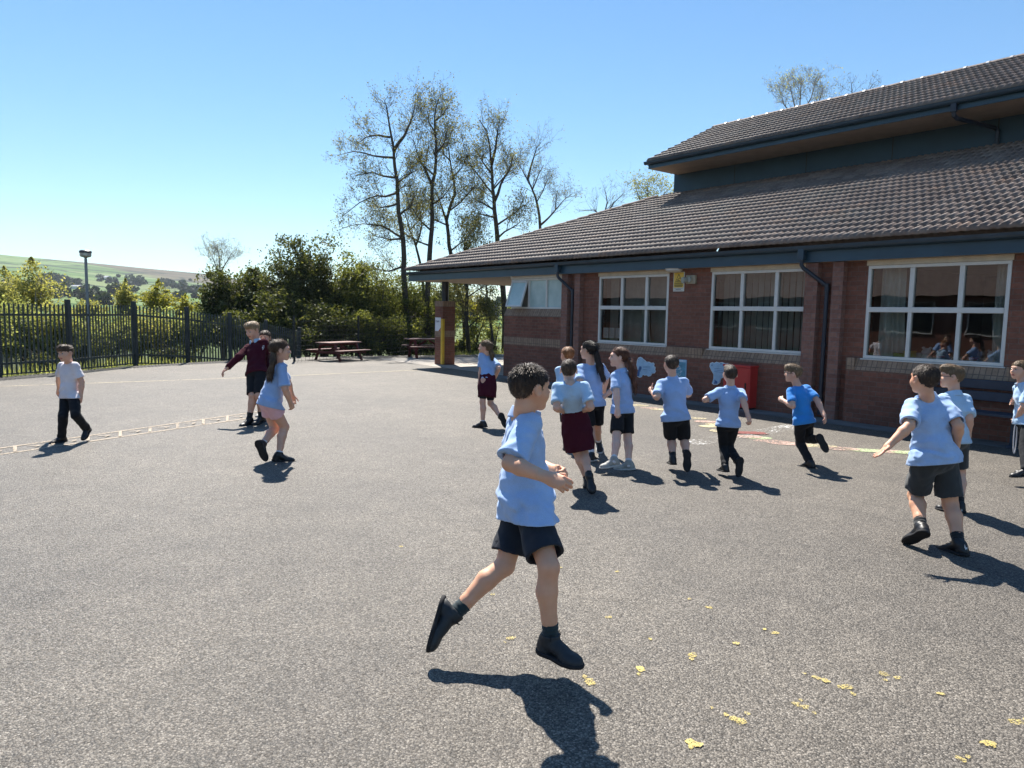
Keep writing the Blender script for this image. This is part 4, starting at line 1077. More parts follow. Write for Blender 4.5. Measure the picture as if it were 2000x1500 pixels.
HB = 'dark evergreen bushes behind the picnic tables'
for i, (px, yt, yb, hw, Y, lb) in enumerate(((432, 512, 690, 46, 27.5, 'dark evergreen bush at the left end of the bushes, next to the fence'), (505, 488, 690, 52, 28, 'rounded dark evergreen bush above the grey fence corner'), (572, 455, 690, 54, 28.5, 'tall dark evergreen bush with a jagged top'), (628, 452, 690, 50, 29, 'tallest dark evergreen bush behind the left picnic table'),
                                             (690, 492, 695, 50, 29.5, 'dark evergreen bush left of the tallest alder trunk'), (540, 560, 704, 70, 26.6, 'low dark evergreen bush directly behind the fence end'), (635, 590, 704, 62, 26.8, 'low shaded evergreen bush right behind the left picnic table'), (465, 600, 704, 60, 25.8, 'low leafy evergreen bush behind the fence panels'))):
    shrub('evergreen_bush', px, yt, yb, hw, Y, 'holly' if i != 4 else 'olive', .105, lb, HB, n_clump=120, per=95, seed=40 + i, sig=.13)
OB = 'olive green bushes among the alder stems'
for i, (px, yt, yb, hw, Y, lb) in enumerate(((742, 520, 700, 52, 29.5, 'olive bush between the evergreen bush and the tallest alder'), (800, 535, 700, 46, 30.5, 'olive bush between the two leftmost alder trunks'), (850, 560, 702, 44, 31.5, 'olive bush just left of the brick pillar'), (715, 600, 702, 46, 27.6, 'low olive bush between the two picnic tables'), (780, 610, 702, 46, 28.4, 'low olive bush behind the right picnic table'), (705, 490, 690, 56, 31, 'tall olive bush just left of the tallest alder trunk'), (765, 496, 690, 52, 32, 'tall olive bush just right of the tallest alder trunk'), (825, 510, 690, 50, 33, 'tall olive bush above the right picnic table'), (868, 545, 690, 40, 33.5, 'olive bush behind the round post of the brick pillar'))):
    shrub('olive_bush', px, yt, yb, hw, Y, 'olive', .085, lb, OB, n_clump=110, per=70, seed=60 + i, sig=.14)
for i, (px, yt, yb, hw, Y, lb) in enumerate(((925, 585, 700, 34, 31.5, 'light green bush seen right of the brick pillar'), (962, 605, 700, 30, 33, 'light green bush against the corner of the school wall'), (1000, 560, 690, 26, 36, 'sparse light green bush behind the school corner'))):
    shrub('light_bush', px, yt, yb, hw, Y, 'spring2' if i == 0 else 'hedge', .085, lb, 'light bushes under the canopy', n_clump=44, per=40, seed=70 + i, sig=.16)
UB = 'low undergrowth shrubs along the wire mesh fence'
for i, (px, yt, yb, hw, Y, lb) in enumerate(((600, 640, 706, 40, 25.6, 'low dark shrub between the palisade end and the left picnic table'), (655, 640, 706, 46, 26.6, 'low dark shrub hidden behind the left picnic table top'), (720, 648, 706, 44, 27.4, 'low dark shrub just right of the left picnic table'), (775, 648, 706, 40, 28, 'low dark shrub left of the right picnic table'), (830, 650, 706, 40, 28.8, 'low dark shrub behind the right picnic table'), (905, 662, 706, 30, 30, 'low dark shrub right of the pillar foot'), (950, 668, 706, 30, 31, 'low dark shrub before the school corner'))):
    shrub('undergrowth_shrub', px, yt, yb, hw, Y, 'olive' if i in (2, 5) else 'holly', .09, lb, UB, n_clump=70, per=60, seed=200 + i, sig=.14)
HG = 'light hedge shrubs behind the palisade fence'
hs = [(-110, 590, 745, 70, 19.5), (-30, 575, 742, 62, 20.5), (40, 585, 738, 58, 21.5), (100, 590, 732, 52, 22.3), (160, 606, 728, 46, 23), (215, 600, 722, 46, 24), (270, 604, 720, 44, 25), (325, 596, 716, 42, 26), (380, 600, 712, 44, 26.5)]
hl = ['outermost light hedge shrub at the left edge behind the fence', 'light hedge shrub below the large birch crown', 'light hedge shrub left of the boy in the white shirt', 'light hedge shrub behind the left fence post', 'light hedge shrub beside the foot of the lamp post', 'light hedge shrub right of the lamp post', 'light hedge shrub at the second fence post', 'light hedge shrub below the spiky young tree', 'light hedge shrub next to the dark evergreen bushes']
for i, (q, lb) in enumerate(zip(hs, hl)):
    shrub('hedge_shrub', *q, 'hedge' if i % 3 else 'spring', .075, lb, HG, n_clump=120, per=75, seed=80 + i, sig=.14)
    pass
for i, (px, yt, yb, hw, Y, lb) in enumerate(((85, 690, 738, 40, 19.4, 'dark low bramble behind the left fence panel'), (165, 650, 726, 40, 20.8, 'dark low bramble around the lamp post foot'), (330, 678, 712, 50, 24.2, 'dark low bramble behind the third fence panel'))):
    shrub('bramble_bush', px, yt, yb, hw, Y, 'holly', .07, lb, 'brambles behind the fence', n_clump=60, per=50, seed=96 + i)
BT = 'young birches beyond the palisade fence'
for i, (px, yt, yb, hw, Y, sp2, lf, lb) in enumerate(((62, 520, 640, 52, 24, 900, 'spring', 'large pale birch with a pointed top behind the left fence panel'), (8, 535, 640, 40, 25, 500, 'spring', 'pale birch cut by the left edge of the picture'), (245, 556, 640, 20, 30, 500, 'spring', 'narrow cone shaped birch left of the spiky young tree'), (310, 556, 630, 30, 29, 500, 'spring2', 'spiky yellow green young tree above the third fence panel'), (175, 582, 640, 30, 28, 0, 'spring', 'small round birch behind the lamp post'), (362, 582, 640, 22, 30, 200, 'spring2', 'small yellow green tree next to the dark evergreens'))):
    shrub('birch_tree', px, yt, yb, hw, Y, lf, .085, lb, BT, n_clump=70, per=50, bark='bark_pale', seed=110 + i, spire=sp2, cat='tree', sig=.17)
branch_tree('birch_tree', [[(432, 640), (430, 540), (428, 500), (424, 478)], [(430, 540), (418, 510), (412, 492)], [(430, 535), (445, 508), (452, 495)]], [], 38, 'spring', .05, 'pale leafless looking birch rising behind the left dark bushes', BT, nleaf=1, seed=130, r0=.08, bark='bark_pale', dens=1.2, lmul=.8)
branch_tree('birch_tree', [[(1562, 330), (1562, 240), (1563, 190), (1566, 150)], [(1562, 240), (1548, 190), (1540, 158)], [(1562, 240), (1585, 190), (1594, 152)], [(1562, 245), (1600, 200), (1608, 175)], [(1562, 245), (1532, 205), (1525, 180)]], [], 40, 'spring', .08, 'pale birch whose top shows above the upper roof ridge', 'birches behind the school', nleaf=1, seed=131, r0=.10, bark='bark_pale', dens=1.2, base_z=0, lmul=.9, minz=8)
branch_tree('birch_tree', [[(1668, 330), (1666, 230), (1664, 180), (1662, 160)], [(1666, 230), (1690, 190), (1702, 168)], [(1666, 230), (1640, 200), (1632, 190)]], [], 42, 'alder', .08, 'twiggy tree top just clear of the upper roof ridge', 'birches behind the school', nleaf=1, seed=132, r0=.08, dens=.7, base_z=0, minz=9)
branch_tree('birch_tree', [[(1268, 520), (1268, 420), (1266, 385), (1264, 364)], [(1268, 420), (1290, 390), (1304, 370)], [(1268, 420), (1250, 392), (1242, 366)]], [], 38, 'spring2', .10, 'yellow green sapling top peeping over the lower roof beside the clerestory', 'birches behind the school', nleaf=3, seed=133, r0=.09, dens=.8, base_z=0, minz=4)
branch_tree('birch_tree', [[(1180, 520), (1180, 420), (1186, 395), (1182, 372)], [(1180, 425), (1200, 395), (1218, 378)], [(1180, 425), (1160, 410), (1135, 412)]], [], 38, 'alder', .06, 'bare branching tree top over the middle of the lower roof', 'birches behind the school', nleaf=1, seed=134, r0=.09, dens=.7, base_z=0, minz=4)

# grass tufts at the fence foot
rs = np.random.default_rng(5); pts = []
for i in range(1, len(FP) - 1):
    a, b = np.array(FP[i]), np.array(FP[i + 1]); n = 260
    t = rs.uniform(0, 1, (n, 1)); p = a + (b - a) * t; p[:, 0] -= rs.uniform(.0, .5, n); p[:, 1] += rs.uniform(-.02, .3, n); pts.append(p)
for i in range(len(wfp) - 1):
    a, b = np.array(wfp[i]), np.array(wfp[i + 1]); n = 500; t = rs.uniform(0, 1, (n, 1)); p = a + (b - a) * t + rs.normal(size=(n, 3)) * np.array([.25, .3, 0]); pts.append(p)
P = np.concatenate(pts); n = len(P); ang = rs.uniform(0, 6.28, n); hgt = rs.uniform(.06, .26, n); wv = np.stack([np.cos(ang), np.sin(ang), np.zeros(n)], 1) * .014
lean = np.stack([rs.normal(size=n) * .06, rs.normal(size=n) * .06, hgt], 1)
V = np.stack([P - wv, P + wv, P + lean + wv * .2, P + lean - wv * .2], 1).reshape(-1, 3)
tag(np_mesh('grass', V, np.arange(4 * n).reshape(-1, 4), M['hedge'], smooth=False), kind='stuff')

# ------------------------------------------------------------------ far valley: farms, woods, mast
def hit(px, py):
    r_ = ray(px, py); r_ = r_ / r_.y
    t = np.concatenate([np.arange(120, 1700, 4.)]); P = np.array(CAM)[None] + np.array(r_)[None] * t[:, None]; z = terrain_z(P[:, 0], P[:, 1]); k = np.argmax(P[:, 2] < z)
    return Vector((P[k, 0], P[k, 1], z[k]))
rs = np.random.default_rng(9); cl = []
def wood(px, py, n, sx, sy, s):
    for _ in range(n):
        x, y = px + rs.normal() * sx, py + rs.normal() * sy
        if y < 535 + (x > 250) * 8: continue
        p = hit(x, y); w_ = s * rs.uniform(.6, 1.3); m = 46
        u = rs.normal(size=(m, 3)); u /= np.linalg.norm(u, axis=1)[:, None]; cl.append(np.array(p) + np.array([0, 0, w_ * .75]) + u * w_ * np.array([1, 1, .8]) * rs.uniform(.55, 1, (m, 1)))
wood(120, 556, 20, 13, 2.5, 5); wood(98, 550, 5, 8, 2, 5); wood(215, 552, 3, 8, 2, 4.5); wood(270, 553, 9, 14, 3, 4.5); wood(330, 560, 9, 18, 4, 4.5); wood(240, 575, 5, 16, 2, 3.6); wood(375, 572, 9, 12, 4, 4.2); wood(60, 575, 7, 40, 4, 3.6); wood(300, 585, 8, 50, 3, 3.); wood(200, 586, 6, 40, 3, 3)
for _ in range(26): wood(rs.uniform(-100, 440), rs.uniform(540, 585), 1, 1, 1, 3.)
for _ in range(50): wood(rs.uniform(860, 1010), rs.uniform(600, 625), 1, 1, 1, 3.5)
V, F = leaf_quads(np.concatenate(cl), 3.4, rs, .9); tag(np_mesh('far_woods', V, F, M['far_leaf'], smooth=False), kind='stuff')
M['barn_white'] = plain('pale_barn_wall', (.62, .60, .56), .8, .2, .1, .2); M['barn_grey'] = plain('grey_barn_roof', (.34, .35, .37), .6, .3, .15, .2)
for px, py, w_, dp, h, lb in ((205, 547, 28, 11, 4, 'long white farm building high on the hillside'), (152, 565, 24, 16, 6, 'grey roofed barn below the dark wood on the hill'), (222, 569, 20, 12, 4, 'grey roofed barn in the middle of the valley'), (244, 572, 10, 10, 4, 'small pale barn beside the grey roofed barn'), (392, 568, 15, 10, 4, 'pale barn far right beside the dark bushes'), (338, 581, 8, 8, 4, 'small white farmhouse low in the valley')):
    p = hit(px, py); k_ = p.y / FPX; w_, dp, h = w_ * k_, w_ * k_ * .45, max(2.2, w_ * k_ * .17); o = empty('farm_building', p, R(-25 + rng.uniform(-10, 10))); tag(o, lb, 'farm building', 'farm buildings in the valley')
    MB().box(-w_ / 2, w_ / 2, -dp / 2, dp / 2, -3, h).build('wall', M['barn_white'], o)
    g = MB(); g.prism([(-dp / 2 - .4, h), (dp / 2 + .4, h), (0, h + dp * .26)], (-w_ / 2 - .4, 0, .02), (w_ / 2 + .4, 0, .02), (0, 1, 0), (0, 0, 1)); g.build('roof', M['barn_grey'], o)
p = hit(316, 527); g = MB(); hM = 10
for sx, sy in ((-1, -1), (1, -1), (1, 1), (-1, 1)): g.tube([(sx * 1.1, sy * 1.1, -2), (sx * .3, sy * .3, hM)], .22, 5)
for k in range(7): z = k * 2.; s_ = 1.1 - .8 * z / hM; g.tube([(-s_, -s_, z), (s_, -s_, z + 1), (s_, s_, z), (-s_, s_, z + 1), (-s_, -s_, z)], .12, 4)
o = empty('radio_mast', p); tag(o, 'thin radio mast standing on the skyline of the hill', 'mast'); g.build('lattice', M['galv'], o); MB().tube([(0, 0, hM), (0, 0, hM + 5)], .15, 6).build('antenna', M['galv'], o); o.scale = (p.y / 1600 * .7,) * 3
# ------------------------------------------------------------------ people: bodies and clothes grown as smooth implicit surfaces
V3 = lambda *a: np.array(a, float)
def unit(v): return v / (np.linalg.norm(v) + 1e-12)
def smin(a, b, k):
    h_ = np.clip(.5 + .5 * (b - a) / k, 0, 1); return b + (a - b) * h_ - k * h_ * (1 - h_)
_tab = np.random.default_rng(77).uniform(-1, 1, (32, 32, 32)).astype(np.float32)
def vnoise(P):
    i = np.floor(P).astype(np.int32); f = (P - i).astype(np.float32); f = f * f * (3 - 2 * f); i &= 31; j = (i + 1) & 31
    g = lambda a, b, c: _tab[a, b, c]
    x0, y0, z0, x1, y1, z1 = i[..., 0], i[..., 1], i[..., 2], j[..., 0], j[..., 1], j[..., 2]; fx, fy, fz = f[..., 0], f[..., 1], f[..., 2]
    c00 = g(x0, y0, z0) * (1 - fx) + g(x1, y0, z0) * fx; c10 = g(x0, y1, z0) * (1 - fx) + g(x1, y1, z0) * fx
    c01 = g(x0, y0, z1) * (1 - fx) + g(x1, y0, z1) * fx; c11 = g(x0, y1, z1) * (1 - fx) + g(x1, y1, z1) * fx
    return (c00 * (1 - fy) + c10 * fy) * (1 - fz) + (c01 * (1 - fy) + c11 * fy) * fz

class SDF:
    def __init__(s): s.p = []; s.post = []
    def add(s, fn, lo, hi, k=.01): s.p.append((fn, np.asarray(lo, float), np.asarray(hi, float), k)); return s
    def cone(s, a, b, ra, rb, k=.01):
        a, b = np.asarray(a, float), np.asarray(b, float); ab = b - a; L2 = ab @ ab + 1e-12; m = max(ra, rb)
        def fn(P):
            t = np.clip(((P - a) @ ab) / L2, 0, 1); return np.linalg.norm(P - a - t[..., None] * ab, axis=-1) - (ra + (rb - ra) * t)
        return s.add(fn, np.minimum(a, b) - m, np.maximum(a, b) + m, k)
    def chain(s, pts, rad, k=.01):
        for i in range(len(pts) - 1): s.cone(pts[i], pts[i + 1], rad[i], rad[i + 1], k)
        return s
    def ell(s, c, r, Rm, k=.01):
        """ellipsoid with radii r along the rows of Rm"""
        c = np.asarray(c, float); r = np.asarray(r, float); m = np.abs(Rm.T @ np.diag(r)).sum(1)
        def fn(P):
            q = (P - c) @ Rm.T; k0 = np.linalg.norm(q / r, axis=-1); k1 = np.linalg.norm(q / (r * r), axis=-1) + 1e-9; return k0 * (k0 - 1) / k1
        return s.add(fn, c - m, c + m, k)
    def loft(s, A, B, sa, sb, st, k=.02, bow=None):
        """elliptical sections (t, half width, half depth) along A->B; side direction turns from sa to sb"""
        A, B = np.asarray(A, float), np.asarray(B, float); ax = unit(B - A); L = np.linalg.norm(B - A); T = np.array([q[0] for q in st]); Wd = np.array([q[1] for q in st]); Dp = np.array([q[2] for q in st]); m = max(Wd.max(), Dp.max())
        def fn(P):
            q = P - A; z = q @ ax; t = np.clip(z / L, 0, 1); sv = sa[None] * (1 - t.reshape(-1, 1)) + sb[None] * t.reshape(-1, 1)
            sv = sv.reshape(P.shape); sv = sv - (sv @ ax)[..., None] * ax; sv /= np.linalg.norm(sv, axis=-1)[..., None]; fv = np.cross(np.broadcast_to(ax, sv.shape), sv)
            if bow is not None: q = q - np.sin(t * math.pi)[..., None] * bow
            x = (q * sv).sum(-1); y = (q * fv).sum(-1); w = np.interp(t, T, Wd); d = np.interp(t, T, Dp)
            k0 = np.hypot(x / w, y / d); k1 = np.hypot(x / (w * w), y / (d * d)) + 1e-9; e = k0 * (k0 - 1) / k1
            return np.maximum(e, np.maximum(-z, z - L))
        return s.add(fn, np.minimum(A, B) - m, np.maximum(A, B) + m, k)
    def cut(s, p, n_):
        """keep the side of the plane through p opposite to n_"""
        p, n_ = np.asarray(p, float), unit(np.asarray(n_, float)); s.post.append(lambda P, D: np.maximum(D, (P - p) @ n_)); return s
    def mod(s, f): s.post.append(f); return s
    def mesh(s, h, lo=None, hi=None, pad=.02):
        if lo is None: lo = np.min([q[1] for q in s.p], 0); hi = np.max([q[2] for q in s.p], 0)
        lo = np.asarray(lo) - pad; hi = np.asarray(hi) + pad; n = np.ceil((hi - lo) / h).astype(int) + 1
        D = np.full(n, 1.0, np.float32); g = [lo[i] + h * np.arange(n[i]) for i in range(3)]
        for fn, l, u, k in s.p:
            mgn = k + 3 * h; a = np.clip(np.floor((l - mgn - lo) / h).astype(int), 0, n); b = np.clip(np.ceil((u + mgn - lo) / h).astype(int) + 1, 0, n)
            if (b <= a).any(): continue
            P = np.stack(np.meshgrid(g[0][a[0]:b[0]], g[1][a[1]:b[1]], g[2][a[2]:b[2]], indexing='ij'), -1)
            sl = (slice(a[0], b[0]), slice(a[1], b[1]), slice(a[2], b[2])); D[sl] = smin(D[sl], fn(P.reshape(-1, 3)).reshape(P.shape[:3]).astype(np.float32), k)
        if s.post:
            near = np.abs(D) < max(.05, 4 * h); idx = np.nonzero(near); P = np.stack([g[i][idx[i]] for i in range(3)], -1); d = D[idx].astype(float)
            inside_far = D <= -max(.05, 4 * h); idf = np.nonzero(inside_far)
            for f in s.post: d = f(P, d)
            D[idx] = d
            if len(idf[0]):
                P = np.stack([g[i][idf[i]] for i in range(3)], -1); d = D[idf].astype(float)
                for f in s.post: d = f(P, d)
                D[idf] = d
        return surface_nets(D, lo, h)
def surface_nets(D, lo, h):
    ins = D < 0; n = np.array(D.shape) - 1
    S = np.zeros(tuple(n) + (3,), np.float32); C = np.zeros(tuple(n), np.float32)
    off = [(0, 0), (1, 0), (0, 1), (1, 1)]
    for ax in range(3):
        o1, o2 = [i for i in range(3) if i != ax]
        for u, v in off:
            sl0 = [None] * 3; sl0[ax] = slice(0, n[ax]); sl0[o1] = slice(u, u + n[o1]); sl0[o2] = slice(v, v + n[o2]); sl1 = list(sl0); sl1[ax] = slice(1, n[ax] + 1)
            a, b = D[tuple(sl0)], D[tuple(sl1)]; m = (a < 0) != (b < 0); idx = np.nonzero(m); t = a[idx] / (a[idx] - b[idx])
            p = np.zeros((len(t), 3), np.float32); p[:, ax] = t; p[:, o1] = u; p[:, o2] = v; S[idx] += p; C[idx] += 1
    act = np.nonzero(C > 0); vid = np.full(tuple(n), -1, np.int64); vid[act] = np.arange(len(act[0]))
    V = (np.stack(act, -1) + S[act] / C[act][:, None]) * h + lo
    F = []
    for ax in range(3):
        o1, o2 = (ax + 1) % 3, (ax + 2) % 3
        sl0 = [slice(1, n[i]) for i in range(3)]; sl0[ax] = slice(0, n[ax]); sl1 = list(sl0); sl1[ax] = slice(1, n[ax] + 1)
        a, b = ins[tuple(sl0)], ins[tuple(sl1)]; m = a != b; idx = np.stack(np.nonzero(m), -1)
        if not len(idx): continue
        base = idx.copy(); base[:, o1] += 1; base[:, o2] += 1
        q = []
        for u, v in ((-1, -1), (0, -1), (0, 0), (-1, 0)):
            c = base.copy(); c[:, o1] += u; c[:, o2] += v; q.append(vid[c[:, 0], c[:, 1], c[:, 2]])
        q = np.stack(q, 1); fl = ~a[tuple(idx.T)]; q[fl] = q[fl][:, ::-1]; F.append(q)
    F = np.concatenate(F) if F else np.zeros((0, 4), np.int64)
    return V, F[(F >= 0).all(1)]
def relax(V, F, it=1, w=.5):
    for _ in range(it):
        S = np.zeros_like(V); C = np.zeros(len(V))
        for i in range(4):
            j = (i + 1) % 4; np.add.at(S, F[:, i], V[F[:, j]]); np.add.at(S, F[:, j], V[F[:, i]]); np.add.at(C, F[:, i], 1); np.add.at(C, F[:, j], 1)
        V = V * (1 - w) + w * S / np.maximum(C, 1)[:, None]
    return V
def part(name, sd, h, m, root, org, it=1, **k):
    V, F = sd.mesh(h, **k)
    if not len(F): return None
    return np_mesh(name, relax(V, F, it) - org, F, m, root)

def hair_part(name, sd, h, s, root, org, flow, hh, st, n):
    # the mass of the hair plus fine locks lying along it, which break up the edge
    V, F = sd.mesh(h)
    if not len(F): return
    V = relax(V, F, 1); r_ = np.random.default_rng(s.get('seed', 1) * 13 + n); A_ = V[F]; nn = np.cross(A_[:, 2] - A_[:, 0], A_[:, 3] - A_[:, 1]); ar = np.linalg.norm(nn, axis=1); nn /= ar[:, None] + 1e-12
    k = r_.choice(len(F), n, p=ar / ar.sum()); p = A_[k].mean(1) + r_.normal(size=(n, 3)) * h * .4; nk = nn[k]
    cen = V.mean(0); nk = np.where(((p - cen) * nk).sum(1)[:, None] > 0, nk, -nk)
    f = flow(p); f = f - (f * nk).sum(1)[:, None] * nk; f /= np.linalg.norm(f, axis=1)[:, None] + 1e-9; long = st.get('long')
    f = f + r_.normal(size=(n, 3)) * (.14 if long else .24); f /= np.linalg.norm(f, axis=1)[:, None]
    tp_ = np.clip(((p - cen)[:, 2] / hh + .05) / .30, 0, 1); L = hh * (.26 if long else st.get('lock', .10) * (.35 + .65 * tp_)) * r_.uniform(.5, 1.2, n); lift = (.05 if long else .07 * (.4 + .6 * tp_)) * r_.uniform(.1, 1.3, n)
    w = np.cross(f, nk); w /= np.linalg.norm(w, axis=1)[:, None] + 1e-9; wd = (hh * .010 * r_.uniform(.6, 1.4, n))[:, None]
    b = p - nk * .003; m_ = p + f * (L * .55)[:, None] + nk * (L * lift * .6)[:, None]; e = p + f * L[:, None] + nk * (L * lift * .75)[:, None]
    SV = np.stack([b - w * wd, b + w * wd, m_ + w * wd * .8, m_ - w * wd * .8, e + w * wd * .1, e - w * wd * .1], 1).reshape(-1, 3); i = np.arange(n)[:, None] * 6 + len(V)
    SF = np.concatenate([i + np.array([[0, 1, 2, 3]]), i + np.array([[3, 2, 4, 5]])])
    return np_mesh(name, np.concatenate([V, SV]) - org, np.concatenate([F, SF]), s['hair'], root)
SKIN = mat_skin('fair_skin', (.70, .42, .30)); SKIN_T = mat_skin('tanned_skin', (.74, .41, .26)); SKIN_P = mat_skin('pale_skin', (.76, .49, .38)); LIPS = mat_skin('lip_skin', (.46, .17, .14))
POLO = mat_cloth('pale_blue_polo_cotton', (.37, .53, .80)); POLO2 = mat_cloth('light_blue_polo_cotton', (.42, .60, .80)); POLO3 = mat_cloth('mid_blue_polo_cotton', (.31, .46, .74))
WHITE = mat_cloth('white_tee_cotton', (.74, .70, .74)); ROYAL = mat_cloth('bright_blue_tee', (.03, .25, .68)); MAROON = mat_cloth('maroon_knit', (.060, .008, .018), 260, .0, .95)
BLACK = mat_cloth('black_school_cloth', (.014, .015, .018), sheen=.04); NAVY = mat_cloth('charcoal_navy_cloth', (.022, .027, .038), sheen=.08); GREY = mat_cloth('dark_grey_school_cloth', (.042, .046, .048)); PINK = mat_cloth('pale_pink_jersey', (.80, .47, .50))
SOCKB = mat_cloth('black_sock', (.016, .019, .022), 300); SOCKG = mat_cloth('dark_teal_grey_sock', (.022, .038, .044), 300); SOCKW = mat_cloth('white_sock', (.74, .72, .74), 300)
SHOEB = plain('black_shoe_leather', (.012, .012, .014), .45, .5, .2, 30, .1); SHOEG = plain('grey_trainer', (.36, .35, .32), .6, .4, .2, 30, .1); SHOEN = plain('dark_grey_shoe', (.026, .030, .034), .6, .4, .2, 30, .1); SOLE = plain('dark_rubber_sole', (.018, .018, .02), .75, .3, .25, 40); SOLEW = plain('white_rubber_sole', (.5, .5, .48), .7, .3, .15, 40)
EYEW = plain('eye_white', (.45, .42, .40), .2, .6, .03); EYED = plain('eye_iris', (.05, .035, .025), .15, .7, .1); GLS = plain('dark_spectacle_frame', (.015, .015, .02), .3, .6, .1)
H_DB = mat_hair('dark_brown_hair', (.045, .026, .016), (.16, .105, .065)); H_MB = mat_hair('mid_brown_hair', (.075, .045, .026), (.26, .175, .11)); H_LB = mat_hair('light_brown_hair', (.15, .095, .05), (.42, .31, .19)); H_BL = mat_hair('sandy_blond_hair', (.30, .20, .11), (.60, .46, .29)); H_GI = mat_hair('ginger_hair', (.26, .105, .035), (.55, .30, .13)); H_RB = mat_hair('auburn_hair', (.11, .042, .022), (.34, .17, .09)); H_BK = mat_hair('near_black_hair', (.022, .016, .013), (.10, .075, .06))

def solve(c, L, q, sgn):
    r_ = np.array(ray(*q)); o = np.array(CAM); m = o - c; a = r_ @ r_; b = m @ r_; cc = m @ m - L * L; disc = b * b - a * cc
    if disc <= 0:
        t = -b / a; p = o + r_ * t; return c + unit(p - c) * L
    t = (-b + (-1 if sgn == 'n' else 1) * math.sqrt(disc)) / a; return o + r_ * t
def azv(d): return V3(math.sin(R(d)), math.cos(R(d)), 0)

def skeleton(s, Y):
    H = s.get('H') or s['hp'] * Y / FPX; J = {'H': H}
    P = np.array(at(*s['pelvis'], Y)); N_ = solve(P, s.get('spine', .30) * H, s['neck'][:2], s['neck'][2]); sp_v = unit(N_ - P); J['P'], J['N'], J['up'] = P, N_, sp_v
    C = solve(N_, .118 * H, s['head'][:2], s['head'][2]); J['C'] = C
    f = azv(s['az']); sd_ = V3(f[1], -f[0], 0); sd_ = unit(sd_ - sp_v * (sd_ @ sp_v)); J['side'] = sd_
    fh = azv(s.get('haz', s['az'])); sh = V3(fh[1], -fh[0], 0); sh = unit(sh - sp_v * (sh @ sp_v) * .6); J['hside'] = sh
    fat = s.get('fat', 1.0)
    S = N_ - sp_v * .032 * H
    J['sR'], J['sL'] = S + sd_ * .094 * H * (.72 + .28 * fat), S - sd_ * .094 * H * (.72 + .28 * fat)
    J['hR'], J['hL'] = P + sh * .051 * H * fat - sp_v * .015 * H, P - sh * .051 * H * fat - sp_v * .015 * H
    for a in 'RL':
        e = s['el' + a]; w = s['wr' + a]
        J['e' + a] = solve(J['s' + a], .160 * H, e[:2], e[2]) if len(e) == 3 else J['s' + a] + unit(V3(*e[1:])) * .16 * H
        J['w' + a] = solve(J['e' + a], .138 * H, w[:2], w[2]) if len(w) == 3 else J['e' + a] + unit(V3(*w[1:])) * .138 * H
        k = s['kn' + a]; n_ = s['an' + a]
        J['k' + a] = solve(J['h' + a], s.get('thigh', .232) * H, k[:2], k[2]); J['a' + a] = solve(J['k' + a], .222 * H, n_[:2], n_[2])
        t = s['toe' + a]
        if t[0] == 'p': J['f' + a] = unit(azv(t[1]) + V3(0, 0, -.10)); J['t' + a] = J['a' + a] + J['f' + a] * .115 * H
        else: J['t' + a] = solve(J['a' + a], .115 * H, t[:2], t[2]); J['f' + a] = unit(J['t' + a] - J['a' + a] + unit(J['k' + a] - J['a' + a]) * .022 * H)
    J['low'] = min(min(J['a' + a][2] - .050 * H, J['t' + a][2] - .022 * H) for a in 'RL')
    return J
def solve_depth(s):
    if 'Y' in s: return skeleton(s, s['Y'])
    lo, hi = 1.5, 30.
    for _ in range(40):
        m = (lo + hi) / 2; J = skeleton(s, m)
        if J['low'] > s.get('air', 0): lo = m
        else: hi = m
    J['Y'] = m; return J

def head_sdf(C, F, U, S, hh, ears=True):
    Rm = np.stack([S, F, U]); W = lambda x, y, z: C + (S * x + F * y + U * z) * hh
    q = SDF(); E = lambda c, r, k: q.ell(W(*c), np.array(r) * hh, Rm, k * hh)
    E((0, -.06, .10), (.365, .435, .40), .02); E((0, .11, -.19), (.27, .31, .30), .14)
    for x in (-1, 1): E((x * .16, .23, -.13), (.14, .14, .15), .10)
    E((0, .31, .13), (.24, .09, .07), .10); E((0, .30, -.41), (.115, .095, .09), .10)
    q.cone(W(0, .37, .05), W(0, .465, -.085), .036 * hh, .052 * hh, .05 * hh); E((0, .44, -.10), (.085, .05, .042), .04)
    E((0, .385, -.245), (.10, .036, .026), .03); E((0, .375, -.295), (.082, .038, .03), .03)
    if ears:
        ER = np.stack([unit(S * .94 - F * .3), unit(F * .94 + S * .3), U])
        for x in (-1, 1):
            e2 = ER if x > 0 else np.stack([unit(S * .94 + F * .3), unit(F * .94 - S * .3), U])
            q.ell(W(x * .395, -.035, -.02), np.array((.042, .095, .150)) * hh, e2, .03 * hh)
    eyes = [W(x * .155, .405, .035) for x in (-1, 1)]
    def socket(P, D):
        for e in eyes:
            k0 = np.linalg.norm(((P - e) @ Rm.T) / (np.array((.085, .075, .055)) * hh), axis=-1); d = (k0 - 1) * .055 * hh; D = -smin(-D, d, .04 * hh)
        for x in (-1, 1):
            if ears:
                e = W(x * .425, -.01, -.01); k0 = np.linalg.norm(((P - e) @ Rm.T) / (np.array((.03, .05, .085)) * hh), axis=-1); D = -smin(-D, (k0 - 1) * .03 * hh, .02 * hh)
        return D
    q.mod(socket); return q, W, Rm

